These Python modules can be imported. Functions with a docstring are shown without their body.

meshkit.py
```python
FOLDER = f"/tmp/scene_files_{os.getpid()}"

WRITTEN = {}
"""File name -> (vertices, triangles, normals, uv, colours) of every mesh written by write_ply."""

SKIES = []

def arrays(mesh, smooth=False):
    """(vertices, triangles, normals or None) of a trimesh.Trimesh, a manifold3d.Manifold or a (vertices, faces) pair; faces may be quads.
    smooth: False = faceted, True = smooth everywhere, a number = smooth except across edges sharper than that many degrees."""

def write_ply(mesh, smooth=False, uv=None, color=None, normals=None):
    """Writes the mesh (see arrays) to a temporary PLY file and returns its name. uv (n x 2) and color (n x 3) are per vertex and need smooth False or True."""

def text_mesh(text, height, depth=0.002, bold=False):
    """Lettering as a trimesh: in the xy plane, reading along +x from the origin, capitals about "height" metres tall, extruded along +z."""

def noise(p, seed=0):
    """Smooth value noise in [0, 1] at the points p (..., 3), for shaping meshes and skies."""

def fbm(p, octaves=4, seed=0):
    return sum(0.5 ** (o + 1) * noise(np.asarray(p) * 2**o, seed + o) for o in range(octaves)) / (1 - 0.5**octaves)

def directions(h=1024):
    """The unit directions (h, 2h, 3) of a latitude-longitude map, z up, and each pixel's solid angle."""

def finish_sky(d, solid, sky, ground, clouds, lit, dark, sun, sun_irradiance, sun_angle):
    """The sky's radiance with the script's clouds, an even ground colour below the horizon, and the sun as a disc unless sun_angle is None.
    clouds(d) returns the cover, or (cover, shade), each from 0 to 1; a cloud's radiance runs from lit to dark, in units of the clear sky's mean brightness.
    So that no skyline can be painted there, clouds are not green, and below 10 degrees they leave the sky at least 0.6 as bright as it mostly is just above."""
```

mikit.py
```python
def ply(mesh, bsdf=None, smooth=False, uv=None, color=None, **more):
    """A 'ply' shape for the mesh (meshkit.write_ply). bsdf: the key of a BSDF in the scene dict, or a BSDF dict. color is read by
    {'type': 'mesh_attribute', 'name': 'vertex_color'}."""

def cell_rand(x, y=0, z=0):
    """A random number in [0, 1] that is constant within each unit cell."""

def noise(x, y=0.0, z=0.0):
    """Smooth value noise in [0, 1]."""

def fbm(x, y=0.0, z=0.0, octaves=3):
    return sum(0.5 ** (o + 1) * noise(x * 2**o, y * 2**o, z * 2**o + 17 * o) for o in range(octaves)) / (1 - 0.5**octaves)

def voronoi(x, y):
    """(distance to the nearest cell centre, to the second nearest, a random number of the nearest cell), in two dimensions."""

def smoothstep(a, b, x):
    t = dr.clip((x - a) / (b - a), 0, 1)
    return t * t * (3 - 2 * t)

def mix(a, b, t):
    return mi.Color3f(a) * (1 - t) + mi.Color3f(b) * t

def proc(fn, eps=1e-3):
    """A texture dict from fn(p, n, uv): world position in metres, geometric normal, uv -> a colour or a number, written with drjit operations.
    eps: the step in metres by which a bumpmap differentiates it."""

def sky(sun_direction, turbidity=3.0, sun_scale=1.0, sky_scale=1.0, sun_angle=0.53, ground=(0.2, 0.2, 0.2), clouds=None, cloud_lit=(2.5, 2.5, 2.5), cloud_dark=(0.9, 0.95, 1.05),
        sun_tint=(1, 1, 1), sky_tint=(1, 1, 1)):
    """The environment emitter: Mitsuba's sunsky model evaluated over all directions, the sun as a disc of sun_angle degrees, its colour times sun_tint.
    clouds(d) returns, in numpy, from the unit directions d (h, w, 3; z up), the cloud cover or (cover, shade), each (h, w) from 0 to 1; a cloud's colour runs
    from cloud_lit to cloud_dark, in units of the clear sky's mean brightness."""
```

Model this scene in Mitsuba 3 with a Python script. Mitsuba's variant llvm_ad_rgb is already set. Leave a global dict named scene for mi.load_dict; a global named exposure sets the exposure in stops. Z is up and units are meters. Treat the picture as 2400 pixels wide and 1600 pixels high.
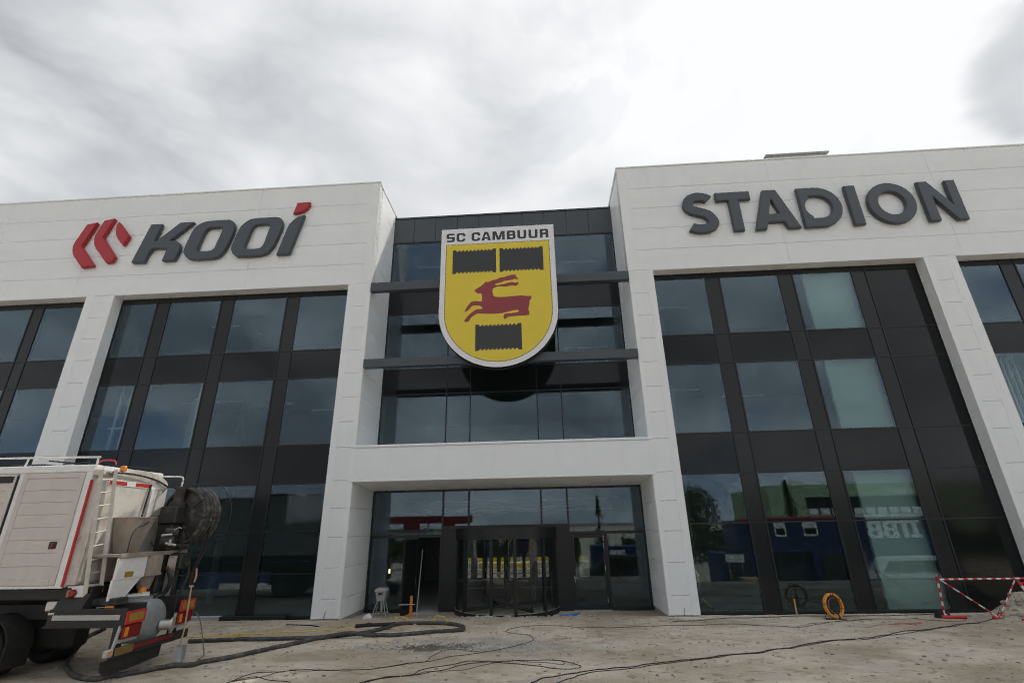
import math, random
import numpy as np, trimesh, shapely
from shapely import affinity
from shapely.geometry import Polygon, LineString, box as sbox
from shapely.ops import unary_union
import drjit as dr
import mitsuba as mi
import manifold3d as m3
import mikit, meshkit

T = mi.ScalarTransform4f
scene, labels = {}, {}
rng = random.Random(7)
nrng = np.random.default_rng(7)

# ------------------------------------------------------------------ camera, sky, exposure
CAM = np.array([0.0, -18.37, 2.9])
YAW, PIT, ROLL = np.radians([-3.21, 20.89, -1.16])
_f = np.array([math.sin(YAW) * math.cos(PIT), math.cos(YAW) * math.cos(PIT), math.sin(PIT)])
_r = np.array([math.cos(YAW), -math.sin(YAW), 0.0])
_u = np.cross(_r, _f)
_up = -math.sin(ROLL) * _r + math.cos(ROLL) * _u
scene['camera'] = {'type': 'perspective', 'fov': 2 * math.degrees(math.atan(1200 / 1130.0)), 'fov_axis': 'x', 'near_clip': 0.1, 'far_clip': 2000.0,
                   'to_world': T().look_at(origin=CAM.tolist(), target=(CAM + _f).tolist(), up=_up.tolist())}
SUN = np.array([math.sin(math.radians(48)), math.cos(math.radians(48)), 1.345])
SUN = SUN / np.linalg.norm(SUN)
exposure = 1.50


def clouds(d):
    """broken cumulus: heaped puffs with bright rims and grey bellies over a thin pale veil, glaring round the sun,
    a heavier grey bank low on the left and a dark scrap at the far right"""
    p = d * np.array([1.0, 1.0, 1.5]) + np.array([0.0, 0.0, 2.0])
    warp = np.stack([meshkit.fbm(p * 2.6 + 11, 4, 5), meshkit.fbm(p * 2.6 + 31, 4, 6), meshkit.fbm(p * 2.6 + 51, 4, 7)], -1) - 0.5
    q = p + warp * 0.20
    big = meshkit.fbm(q * 1.9 + 5.3, 4, 2)
    mid = meshkit.fbm(q * 4.6, 6, 1)
    puff = sum(0.55 ** o * np.abs(2 * meshkit.noise(q * 4.2 * 2 ** o + 9.1 + 3.7 * o, 3 + o) - 1) for o in range(6)) / 2.0
    fine = meshkit.fbm(q * 11.0 + 2.2, 6, 8)
    glow = np.exp(-((1 - np.clip(d @ SUN, -1, 1)) / 0.11))
    body = big * 0.58 + mid * 0.34 + fine * 0.08
    wob = (mid - 0.5) * 1.2 + (fine - 0.5) * 0.5

    def bank(c, r, soft, wb):
        return 1 / (1 + np.exp(-np.clip(((r - (1 - d @ (np.array(c) / np.linalg.norm(c)))) / r * 3.0 + wob * wb) / soft, -40, 40)))

    left = bank((-0.76, 0.56, 0.36), 0.15, 2.4, 7.0)
    right = bank((0.71, 0.50, 0.55), 0.005, 0.5, 5.0) * 0.8
    toward = d @ SUN
    gap = np.clip((fine * 0.5 + mid * 0.5 - 0.50) / 0.06, 0, 1) * np.exp(-((1 - d @ (np.array([0.06, 0.68, 0.73]) / 0.9997)) / 0.02))      # the blue breaks in the middle
    veil = 0.20 + 0.34 * np.clip(0.5 + 0.6 * toward, 0, 1)                     # thin veil even in the gaps, thickest round the sun
    cover = (veil + (1 - veil) * np.clip((body - 0.375 + 0.03 * glow) / 0.05 + right + left, 0, 1)) * (1 - 0.10 * gap)
    thick = np.clip((body - 0.40) / 0.22, 0, 1)
    depth = 0.50 + 1.35 * np.clip(0.55 - 0.85 * toward, 0, 1.2)                  # clouds away from the sun show more relief
    shade = np.clip(0.02 + depth * (0.62 * thick - 1.15 * (puff - 0.42) - 0.45 * (fine - 0.5)) - 0.62 * glow + 0.20 * left + 0.75 * right + 0.13 * np.clip(d[..., 1], 0, 1), 0, 1)
    return cover, shade


scene['sky'] = mikit.sky(SUN, turbidity=3.0, sun_scale=0.75, sky_scale=1.0, clouds=clouds, cloud_lit=(3.75, 3.8, 3.85), cloud_dark=(1.55, 1.64, 1.77),
                         sun_tint=(0.90, 1.0, 1.18), ground=(0.2, 0.19, 0.17))


# ------------------------------------------------------------------ materials
def P(color, rough=0.5, spec=0.5, **k):
    c = color if isinstance(color, dict) else {'type': 'rgb', 'value': list(color)}
    return {'type': 'twosided', 'bsdf': {'type': 'principled', 'base_color': c, 'roughness': rough, 'specular': spec, **k}}


def speck(base, amt, scale, amt2=0.0, scale2=1.0):
    base = np.array(base, float)

    def fn(p, n, uv):
        a = mikit.fbm(p.x * scale, p.y * scale, p.z * scale, 3) - 0.5
        k = 1 + amt * 2 * a
        if amt2:
            k = k + amt2 * 2 * (mikit.noise(p.x * scale2 + 7, p.y * scale2, p.z * scale2) - 0.5)
        return mi.Color3f(*base.tolist()) * k
    return mikit.proc(fn)


def white_clad(p, n, uv):
    # coated steel sheets: one coat of paint, each sheet a hair different, faint rain streaks of dust
    row = mikit.cell_rand(dr.floor((p.z - 0.63) * 1.0), dr.floor(p.x * 0.14 + 3), 1)
    streak = mikit.fbm(p.x * 5.0, p.y * 5.0, p.z * 0.35, 3)
    dirt = mikit.smoothstep(0.55, 0.8, streak) * 0.022
    mott = (mikit.fbm(p.x * 1.1, p.y, p.z * 1.1, 3) - 0.5) * 0.03
    k = 1 + (row - 0.5) * 0.025 + mott - dirt
    return mi.Color3f(0.70, 0.725, 0.735) * k


def sand(p, n, uv):
    a = mikit.fbm(p.x * 0.55, p.y * 0.8, 2.0, 4)
    b = mikit.fbm(p.x * 3.1, p.y * 5.5, 5.0, 4)
    c = mikit.fbm(p.x * 16.0, p.y * 22.0, 1.0, 3)
    col = mikit.mix((0.365, 0.312, 0.242), (0.52, 0.462, 0.382), mikit.smoothstep(0.3, 0.7, a))
    col = col * (0.84 + 0.36 * b) * (0.88 + 0.24 * c)
    # dark damp scraps and clods, drawn out along the wheel tracks
    clod = mikit.smoothstep(0.67, 0.74, mikit.fbm(p.x * 4.2 + 3, p.y * 8.0, 8.0, 4))
    col = mikit.mix(col, (0.17, 0.145, 0.11), clod * 0.5)
    # the emptied mortar heap: grey grit and dark wet lumps
    gx, gy = (p.x + 1.9) / 3.3, (p.y + 3.9) / 1.25
    near = 1 - dr.sqrt(gx * gx + gy * gy) + (mikit.fbm(p.x * 1.9, p.y * 2.7, 4.0, 3) - 0.5) * 1.5
    grit = mikit.smoothstep(0.15, 0.45, near)
    col = mikit.mix(col, mikit.mix((0.25, 0.24, 0.215), (0.42, 0.41, 0.38), mikit.fbm(p.x * 12, p.y * 12, 3.0, 2)), grit * 0.75)
    hx, hy = (p.x + 3.0) / 1.5, (p.y + 4.05) / 0.5
    lump = mikit.smoothstep(0.25, 0.6, 1 - dr.sqrt(hx * hx + hy * hy) + (mikit.fbm(p.x * 6, p.y * 9, 6.0, 3) - 0.5) * 1.6)
    col = mikit.mix(col, (0.105, 0.095, 0.075), lump * 0.85)
    # damp, darker sand trampled in the entrance
    wx, wy = (p.x + 1.8) / 3.4, (p.y - 0.9) / 0.8
    wet = mikit.smoothstep(0.1, 0.5, 1 - dr.sqrt(wx * wx + wy * wy) + (mikit.fbm(p.x * 2.2, p.y * 4, 7.0, 3) - 0.5) * 1.2)
    col = mikit.mix(col, (0.19, 0.15, 0.105), wet * 0.75)
    # pale spilled grout
    pale = mikit.smoothstep(0.66, 0.74, mikit.fbm(p.x * 0.9 + 40, p.y * 2.0, 3.0, 4))
    return mikit.mix(col, (0.47, 0.445, 0.40), pale * 0.55)


def sand_bump(p, n, uv):
    return mikit.fbm(p.x * 14, p.y * 14, 0.0, 4) * 0.6 + mikit.noise(p.x * 60, p.y * 60, 0.0) * 0.3


scene['m_sand'] = {'type': 'twosided', 'bsdf': {'type': 'bumpmap', 'arbitrary': mikit.proc(sand_bump, 0.004), 'scale': 0.018,
                   'bsdf': {'type': 'diffuse', 'reflectance': mikit.proc(sand)}}}
scene['m_clad'] = P(mikit.proc(white_clad), 0.42, 0.45)
scene['m_trim'] = P((0.705, 0.728, 0.735), 0.40, 0.45)
scene['m_joint'] = P((0.30, 0.30, 0.30), 0.8, 0.2)
scene['m_alu'] = P(speck((0.017, 0.0185, 0.020), 0.10, 3.0), 0.36, 0.35)
scene['m_parapet'] = P(speck((0.050, 0.060, 0.070), 0.10, 1.2), 0.42, 0.5)
scene['m_spandrel'] = P(speck((0.008, 0.0094, 0.0105), 0.12, 0.8), 0.08, 0.34)
scene['m_infill'] = P(speck((0.015, 0.0165, 0.0175), 0.12, 0.8), 0.18, 0.35)
scene['m_glass'] = {'type': 'thindielectric', 'int_ior': 1.68, 'specular_reflectance': {'type': 'rgb', 'value': [0.66, 0.86, 1.0]},
                    'specular_transmittance': {'type': 'rgb', 'value': [0.44, 0.56, 0.54]}}
scene['m_clear'] = {'type': 'thindielectric', 'int_ior': 1.5, 'specular_reflectance': {'type': 'rgb', 'value': [0.6, 0.66, 0.7]}, 'specular_transmittance': {'type': 'rgb', 'value': [0.78, 0.84, 0.82]}}
scene['m_letter'] = P(speck((0.052, 0.062, 0.075), 0.08, 2.0), 0.36, 0.5)
scene['m_red'] = P(speck((0.36, 0.018, 0.024), 0.07, 2.0), 0.38, 0.5)
scene['m_board_white'] = P(speck((0.66, 0.67, 0.70), 0.03, 1.5), 0.45, 0.4)
scene['m_board_yellow'] = P(speck((0.65, 0.51, 0.045), 0.03, 1.0), 0.45, 0.4)
scene['m_board_black'] = P(speck((0.035, 0.037, 0.040), 0.10, 1.5), 0.5, 0.4)
scene['m_board_red'] = P(speck((0.25, 0.040, 0.048), 0.04, 1.5), 0.45, 0.4)
scene['m_board_side'] = P((0.02, 0.021, 0.022), 0.5, 0.4)
scene['m_concrete'] = P(speck((0.30, 0.30, 0.29), 0.15, 2.0, 0.1, 9.0), 0.8, 0.2)
scene['m_inner'] = P((0.22, 0.22, 0.215), 0.8, 0.2)
scene['m_inner_dark'] = P((0.24, 0.24, 0.235), 0.8, 0.2)
scene['m_pale'] = P(speck((0.70, 0.71, 0.69), 0.04, 1.5), 0.7, 0.2)
scene['m_yellow_seat'] = P((0.55, 0.42, 0.02), 0.6, 0.3)
scene['m_truck_white'] = P(speck((0.64, 0.64, 0.63), 0.07, 2.2, 0.05, 14.0), 0.32, 0.5)


def dusty(p, n, uv):
    a = mikit.fbm(p.x * 2.5, p.y * 2.5, p.z * 2.5, 4)
    s = mikit.fbm(p.x * 14, p.y * 14, p.z * 1.8, 3)
    return mikit.mix((0.55, 0.53, 0.49), (0.36, 0.325, 0.285), mikit.smoothstep(0.42, 0.90, a * 0.75 + s * 0.35))


def grimy(p, n, uv):
    a = mikit.fbm(p.x * 7, p.y * 7, p.z * 7, 4)
    return mikit.mix((0.024, 0.024, 0.024), (0.075, 0.069, 0.06), mikit.smoothstep(0.42, 0.9, a))


def grey_hose(p, n, uv):
    a = mikit.fbm(p.x * 8, p.y * 8, p.z * 8, 3)
    return mikit.mix((0.042, 0.042, 0.041), (0.12, 0.115, 0.107), mikit.smoothstep(0.40, 0.9, a))


scene['m_hopper'] = P(mikit.proc(lambda p, n, uv: mikit.mix((0.33, 0.285, 0.24), (0.20, 0.17, 0.14), mikit.fbm(p.x * 6, p.y * 6, p.z * 4, 4))), 0.7, 0.25)
scene['m_canopy'] = P((0.17, 0.018, 0.026), 0.5, 0.4)
scene['m_blade'] = P(speck((0.22, 0.23, 0.235), 0.2, 15.0), 0.45, 0.4)
scene['m_shutter'] = P(mikit.proc(lambda p, n, uv: mi.Color3f(0.49, 0.45, 0.425) * (0.93 + 0.14 * mikit.fbm(p.x * 6, p.y * 6, p.z * 1.5, 3))), 0.42, 0.4)
scene['m_cream'] = P(mikit.proc(dusty), 0.5, 0.35)
scene['m_grimy'] = P(mikit.proc(grimy), 0.55, 0.4)
scene['m_black'] = P(speck((0.018, 0.018, 0.018), 0.2, 6.0), 0.6, 0.4)
scene['m_rubber'] = P(speck((0.021, 0.021, 0.020), 0.3, 9.0), 0.75, 0.3)
scene['m_hose'] = P(mikit.proc(grey_hose), 0.6, 0.35)
scene['m_ladder'] = P(speck((0.50, 0.48, 0.44), 0.15, 8.0), 0.4, 0.5, metallic=0.3)
scene['m_steel'] = P(speck((0.42, 0.42, 0.41), 0.15, 7.0), 0.38, 0.5, metallic=0.6)
scene['m_greytank'] = P(speck((0.20, 0.215, 0.225), 0.25, 7.0, 0.2, 2.0), 0.38, 0.5)
scene['m_tape_red'] = P((0.42, 0.03, 0.028), 0.35, 0.5)
scene['m_tape_yellow'] = P((0.28, 0.175, 0.03), 0.35, 0.5)
scene['m_lamp_red'] = P((0.16, 0.008, 0.01), 0.15, 0.6)
scene['m_orange'] = P((0.62, 0.20, 0.015), 0.35, 0.5)
scene['m_yellow_hose'] = P((0.58, 0.42, 0.03), 0.45, 0.4)
scene['m_cable'] = P((0.018, 0.018, 0.017), 0.55, 0.4)
scene['m_wood'] = P(mikit.proc(lambda p, n, uv: mikit.mix((0.46, 0.35, 0.22), (0.30, 0.21, 0.12), mikit.fbm(p.x * 20, p.y * 20, p.z * 3, 3))), 0.7, 0.2)
scene['m_stake'] = P((0.50, 0.17, 0.045), 0.7, 0.2)
scene['m_duct'] = P(speck((0.62, 0.235, 0.022), 0.08, 20.0), 0.42, 0.4)
scene['m_bar_red'] = P(speck((0.52, 0.022, 0.025), 0.10, 6.0), 0.42, 0.4)
scene['m_bar_white'] = P(speck((0.64, 0.64, 0.61), 0.08, 6.0), 0.42, 0.4)
scene['m_blue_tarp'] = P((0.045, 0.16, 0.42), 0.45, 0.4)
scene['m_spreader'] = P(speck((0.33, 0.33, 0.32), 0.12, 7.0), 0.5, 0.4)
scene['m_pipe'] = P((0.12, 0.115, 0.10), 0.6, 0.3)
scene['m_cabin_blue'] = P(speck((0.014, 0.030, 0.105), 0.12, 0.8), 0.4, 0.5)
scene['m_green_wall'] = P(speck((0.33, 0.44, 0.27), 0.06, 0.4), 0.6, 0.3)
scene['m_leaf'] = P(speck((0.055, 0.085, 0.028), 0.35, 2.0), 0.6, 0.2)
scene['m_bark'] = P(speck((0.10, 0.08, 0.06), 0.25, 6.0), 0.85, 0.2)
scene['m_skin'] = P((0.40, 0.25, 0.18), 0.5, 0.4)
scene['m_shirt'] = P((0.68, 0.70, 0.72), 0.8, 0.2)
scene['m_shorts'] = P((0.035, 0.036, 0.04), 0.8, 0.2)
scene['m_hair'] = P((0.05, 0.035, 0.025), 0.6, 0.3)
scene['m_shoe'] = P((0.03, 0.028, 0.026), 0.5, 0.4)
scene['m_plate'] = P((0.16, 0.105, 0.03), 0.6, 0.3)
scene['m_pinkhose'] = P((0.34, 0.09, 0.10), 0.5, 0.4)
scene['m_copper'] = P((0.45, 0.25, 0.17), 0.5, 0.4)
scene['m_paint_red'] = P((0.45, 0.06, 0.04), 0.8, 0.2)


# ------------------------------------------------------------------ helpers
def numbered(key):
    if key not in scene and key not in labels:
        return key
    i = 1
    while f'{key}_{i:03d}' in scene or f'{key}_{i:03d}' in labels:
        i += 1
    return f'{key}_{i:03d}'


def thing(name, label, cat, group=None):
    key = numbered(name)
    labels[key] = {'label': label, 'category': cat}
    if group:
        labels[key]['group'] = group
    return key


def obj(name, mesh, mat, parent=None, smooth=False, label=None, **more):
    key = numbered((parent + '__' if parent else '') + name)
    if isinstance(mesh, list):
        mesh = cat(mesh)
    scene[key] = mikit.ply(mesh, mat, smooth=smooth, **more)
    if label:
        labels[key] = {'label': label}
    return key


def single(name, mesh, mat, label, catg, group=None, smooth=False):
    key = obj(name, mesh, mat, None, smooth)
    labels[key] = {'label': label, 'category': catg}
    if group:
        labels[key]['group'] = group
    return key


def structure(name, mesh, mat, label=None, smooth=False):
    key = obj(name, mesh, mat, None, smooth)
    labels[key] = {'kind': 'structure'}
    if label:
        labels[key]['label'] = label
    return key


def cat(ms):
    out = []
    for m in ms:
        if hasattr(m, 'to_mesh'):
            q = m.to_mesh()
            m = trimesh.Trimesh(q.vert_properties[:, :3], q.tri_verts, process=False)
        out.append(m)
    return trimesh.util.concatenate(out) if len(out) > 1 else out[0]


def bx(x0, x1, y0, y1, z0, z1):
    m = trimesh.creation.box((abs(x1 - x0), abs(y1 - y0), abs(z1 - z0)))
    m.apply_translation(((x0 + x1) / 2, (y0 + y1) / 2, (z0 + z1) / 2))
    return m


def cb(x0, x1, y0, y1, z0, z1, c=0.01):
    """box with chamfered edges"""
    pts = []
    for sx in (0, 1):
        for sy in (0, 1):
            for sz in (0, 1):
                x, y, z = (x0, x1)[sx], (y0, y1)[sy], (z0, z1)[sz]
                dx, dy, dz = c * (1 - 2 * sx), c * (1 - 2 * sy), c * (1 - 2 * sz)
                pts += [(x + dx, y + dy, z), (x + dx, y, z + dz), (x, y + dy, z + dz)]
    return trimesh.convex.convex_hull(np.array(pts))


def cyl(a, b, r, n=20, r2=None):
    a, b = np.array(a, float), np.array(b, float)
    L = np.linalg.norm(b - a)
    if r2 is None:
        m = trimesh.creation.cylinder(r, L, sections=n)
        m.apply_translation((0, 0, L / 2))
    else:
        m = trimesh.creation.revolve(np.array([[0, 0], [r, 0], [r2, L], [0, L]]), sections=n)
    m.apply_transform(trimesh.geometry.align_vectors((0, 0, 1), (b - a) / L))
    m.apply_translation(a)
    return m


def spline(pts, step=0.08, closed=False):
    p = np.array(pts, float)
    if len(p) < 3:
        n = max(2, int(np.linalg.norm(p[1] - p[0]) / step) + 1)
        return p[0] + (p[1] - p[0]) * np.linspace(0, 1, n)[:, None]
    e = np.vstack([p[-1], p, p[0], p[1]]) if closed else np.vstack([2 * p[0] - p[1], p, 2 * p[-1] - p[-2]])
    out = []
    for i in range(len(e) - 3):
        a, b, c, d = e[i:i + 4]
        n = max(2, int(np.linalg.norm(c - b) / step))
        t = (np.arange(n) / n)[:, None]
        out.append(0.5 * (2 * b + (c - a) * t + (2 * a - 5 * b + 4 * c - d) * t ** 2 + (-a + 3 * b - 3 * c + d) * t ** 3))
    if not closed:
        out.append(p[-1:])
    return np.vstack(out)


def tube(pts, r, n=8, closed=False):
    p = np.array(pts, float)
    k = len(p)
    if closed:
        t = np.roll(p, -1, 0) - np.roll(p, 1, 0)
    else:
        t = np.gradient(p, axis=0)
    t /= np.linalg.norm(t, axis=1, keepdims=True) + 1e-12
    ref = np.array([0, 0, 1.0]) if np.abs(t[:, 2]).mean() < 0.8 else np.array([1.0, 0, 0])
    u = np.cross(t, ref)
    bad = np.linalg.norm(u, axis=1) < 1e-3
    u[bad] = np.cross(t[bad], [0.3, 1, 0.1])
    u /= np.linalg.norm(u, axis=1, keepdims=True)
    for i in range(1, k):
        if (u[i] * u[i - 1]).sum() < 0:
            u[i] = -u[i]
    w = np.cross(t, u)
    r = np.broadcast_to(np.array(r, float), (k,))
    a = np.arange(n) * 2 * np.pi / n
    v = (p[:, None] + r[:, None, None] * (np.cos(a)[None, :, None] * u[:, None] + np.sin(a)[None, :, None] * w[:, None])).reshape(-1, 3)
    f = []
    for i in range(k if closed else k - 1):
        j = (i + 1) % k
        for s in range(n):
            q = (s + 1) % n
            f += [(i * n + s, j * n + s, j * n + q), (i * n + s, j * n + q, i * n + q)]
    if not closed:
        v = np.vstack([v, p[:1], p[-1:]])
        for s in range(n):
            q = (s + 1) % n
            f += [(k * n, s, q), (k * n + 1, (k - 1) * n + q, (k - 1) * n + s)]
    m = trimesh.Trimesh(v, f, process=False)
    return m


def polys(g):
    return [q for q in (g.geoms if hasattr(g, 'geoms') else [g]) if q.area > 1e-6]


def extr(poly, y0, y1):
    """a polygon in (x, z) made solid from y0 (front) to y1 (back)"""
    ms = []
    for g in polys(poly):
        m = trimesh.creation.extrude_polygon(g, y1 - y0, engine='earcut')
        v = m.vertices.copy()
        m.vertices = np.stack([v[:, 0], y1 - v[:, 2], v[:, 1]], 1)
        ms.append(m)
    return cat(ms)


def soft(poly, y0, y1, bev=0.05, n=5):
    """extr with a rounded front edge, in thin steps"""
    ms, last = [extr(poly, y0 + bev, y1)], y0 + bev
    for k in range(1, n + 1):
        a = k / n * math.pi / 2
        y = y0 + bev * (1 - math.sin(a))
        g = poly.buffer(-bev * (1 - math.cos(a - 0.5 / n * math.pi / 2)), join_style=2, mitre_limit=4)
        ms.append(extr(g, y, last + 0.002))
        last = y
    return cat(ms)


def exx(poly, x0, x1):
    """a polygon in (y, z) made solid from x0 to x1"""
    m = trimesh.creation.extrude_polygon(poly, x1 - x0, engine='earcut')
    v = m.vertices.copy()
    m.vertices = np.stack([x0 + v[:, 2], v[:, 0], v[:, 1]], 1)
    return m


def rpoly(x0, x1, z0, z1, r):
    return sbox(x0 + r, z0 + r, x1 - r, z1 - r).buffer(r, 6)


def smooth_ring(pts, n=3):
    p = np.array(pts, float)
    for _ in range(n):
        q = np.roll(p, -1, 0)
        p = np.stack([0.75 * p + 0.25 * q, 0.25 * p + 0.75 * q], 1).reshape(-1, 2)
    return Polygon(p).buffer(0)


def lathe(prof, center, axis=(0, 0, 1), n=32):
    m = trimesh.creation.revolve(np.array(prof, float), sections=n)
    m.apply_transform(trimesh.geometry.align_vectors((0, 0, 1), np.array(axis, float) / np.linalg.norm(axis)))
    m.apply_translation(center)
    return m


def text(s, h, depth, x, y, z, xs=1.0, bold=True):
    """raised lettering facing -y, foot of the capitals at z, starting at x"""
    m = meshkit.text_mesh(s, h, depth, bold)
    v = m.vertices.copy()
    v[:, 0] -= v[:, 0].min()
    m.vertices = np.stack([x + v[:, 0] * xs, y - v[:, 2], z + v[:, 1]], 1)
    m.invert()
    return m


# ------------------------------------------------------------------ ground
def gz(x, y):
    """height of the sand: level before the facade, a little lower in the entrance, falling away behind y = -8.5"""
    x, y = np.asarray(x, float), np.asarray(y, float)
    s = lambda a, b, t: np.clip((t - a) / (b - a), 0, 1) ** 2 * (3 - 2 * np.clip((t - a) / (b - a), 0, 1))
    z = -0.16 * s(0.0, 1.4, y) - 1.7 * s(-8.6, -13.5, y)
    z = z + 0.0 * x
    # old wheel tracks along and across the forecourt
    for c, sl, w in ((-5.2, 0.05, 0.16), (-3.3, 0.05, 0.16), (-1.9, -0.03, 0.13), (-6.6, -0.10, 0.14)):
        off = (y - c - sl * x - 0.25 * np.sin(x * 0.35 + c)) / w
        z = z - 0.016 * np.exp(-off ** 2) * (0.6 + 0.4 * np.sin(x * 9.0 + c)) + 0.010 * np.exp(-(np.abs(off) - 1.6) ** 2 * 3)
    near = np.exp(-(((x - 14.75) / 0.75) ** 2 + ((y + 0.55) / 0.42) ** 2)) * 0.62
    p = np.stack([x * 1.1, y * 1.1, 0 * x], -1)
    rough = (meshkit.fbm(p, 3, 3) - 0.5) * 0.05 + (meshkit.fbm(p * np.array([2.2, 5.0, 1]), 3, 9) - 0.5) * 0.022
    return z + near * (0.8 + 0.5 * meshkit.fbm(p * 3, 3, 21)) + rough


def sheet(xs, ys, fn):
    X, Y = np.meshgrid(xs, ys)
    Z = fn(X, Y)
    v = np.stack([X, Y, Z], -1).reshape(-1, 3)
    nx, ny = len(xs), len(ys)
    i = (np.arange(ny - 1)[:, None] * nx + np.arange(nx - 1)[None]).reshape(-1)
    f = np.vstack([np.stack([i, i + 1, i + nx + 1], 1), np.stack([i, i + nx + 1, i + nx], 1)])
    return trimesh.Trimesh(v, f, process=False)


gxs = np.unique(np.round(np.concatenate([[-900, -500, -250, -120, -80, -60, -50, -40, -34, -30], np.arange(-26, -14, 0.4), np.arange(-14, 18, 0.07), np.arange(18, 30, 0.4), [30, 34, 40, 50, 60, 80, 120, 250, 500, 900]]), 3))
gys = np.unique(np.round(np.concatenate([[-900, -500, -250, -120, -80, -60, -40], np.arange(-30, -9, 0.5), np.arange(-9, 4, 0.07), np.arange(4, 9, 1.0), [12, 20, 40, 80, 200, 900]]), 3))
structure('ground', sheet(gxs, gys, gz), 'm_sand', smooth=True)

# ------------------------------------------------------------------ the stadium building
B = thing('stadium_building', 'white clad stadium front with dark glass bays and a recessed glazed entrance', 'building')
X1, X2, X3, X4, X5, X6, X7, X8 = -8.16, -7.14, 3.98, 5.01, -20.22, -18.89, 16.0, 17.28
HDR, TOP, YG, YC = 12.93, 18.28, 0.50, 2.50
ENDL, ENDR = -33.0, 31.0
ZJ = [12.84 - i for i in range(8)] + [4.63 - i for i in range(5)]     # joints of the column sheets: 12.84 .. 5.84, 4.63 .. 0.63
GAP = 0.006


def wall(boxes):
    return obj('wall', [bx(*b) for b in boxes], 'm_joint', B)


def sheets(w, x0, x1, zs, y=0.0, xcuts=()):
    """cladding sheets between the heights zs, each its own piece, with open joints over a dark backing"""
    zs, xs = sorted(zs), [x0, *sorted(xcuts), x1]
    for za, zb in zip(zs[:-1], zs[1:]):
        for xa, xb in zip(xs[:-1], xs[1:]):
            ga, gb = (0 if xa == x0 else 0.004), (0 if xb == x1 else 0.004)
            obj('panel', cb(xa + ga, xb - gb, y + rng.uniform(0, 0.002), y + 0.045, za + GAP, zb - GAP, 0.004), 'm_clad', w)


def side_sheets(w, x, sign, y0, y1, zs):
    """the same on a wall facing +x or -x"""
    zs = sorted(zs)
    for za, zb in zip(zs[:-1], zs[1:]):
        a, b = (x - 0.045, x) if sign > 0 else (x, x + 0.045)
        obj('panel', cb(a, b, y0, y1, za + GAP, zb - GAP, 0.004), 'm_clad', w)


def trim(w, *b):
    obj('trim', cb(*b, 0.006), 'm_trim', w)


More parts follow.
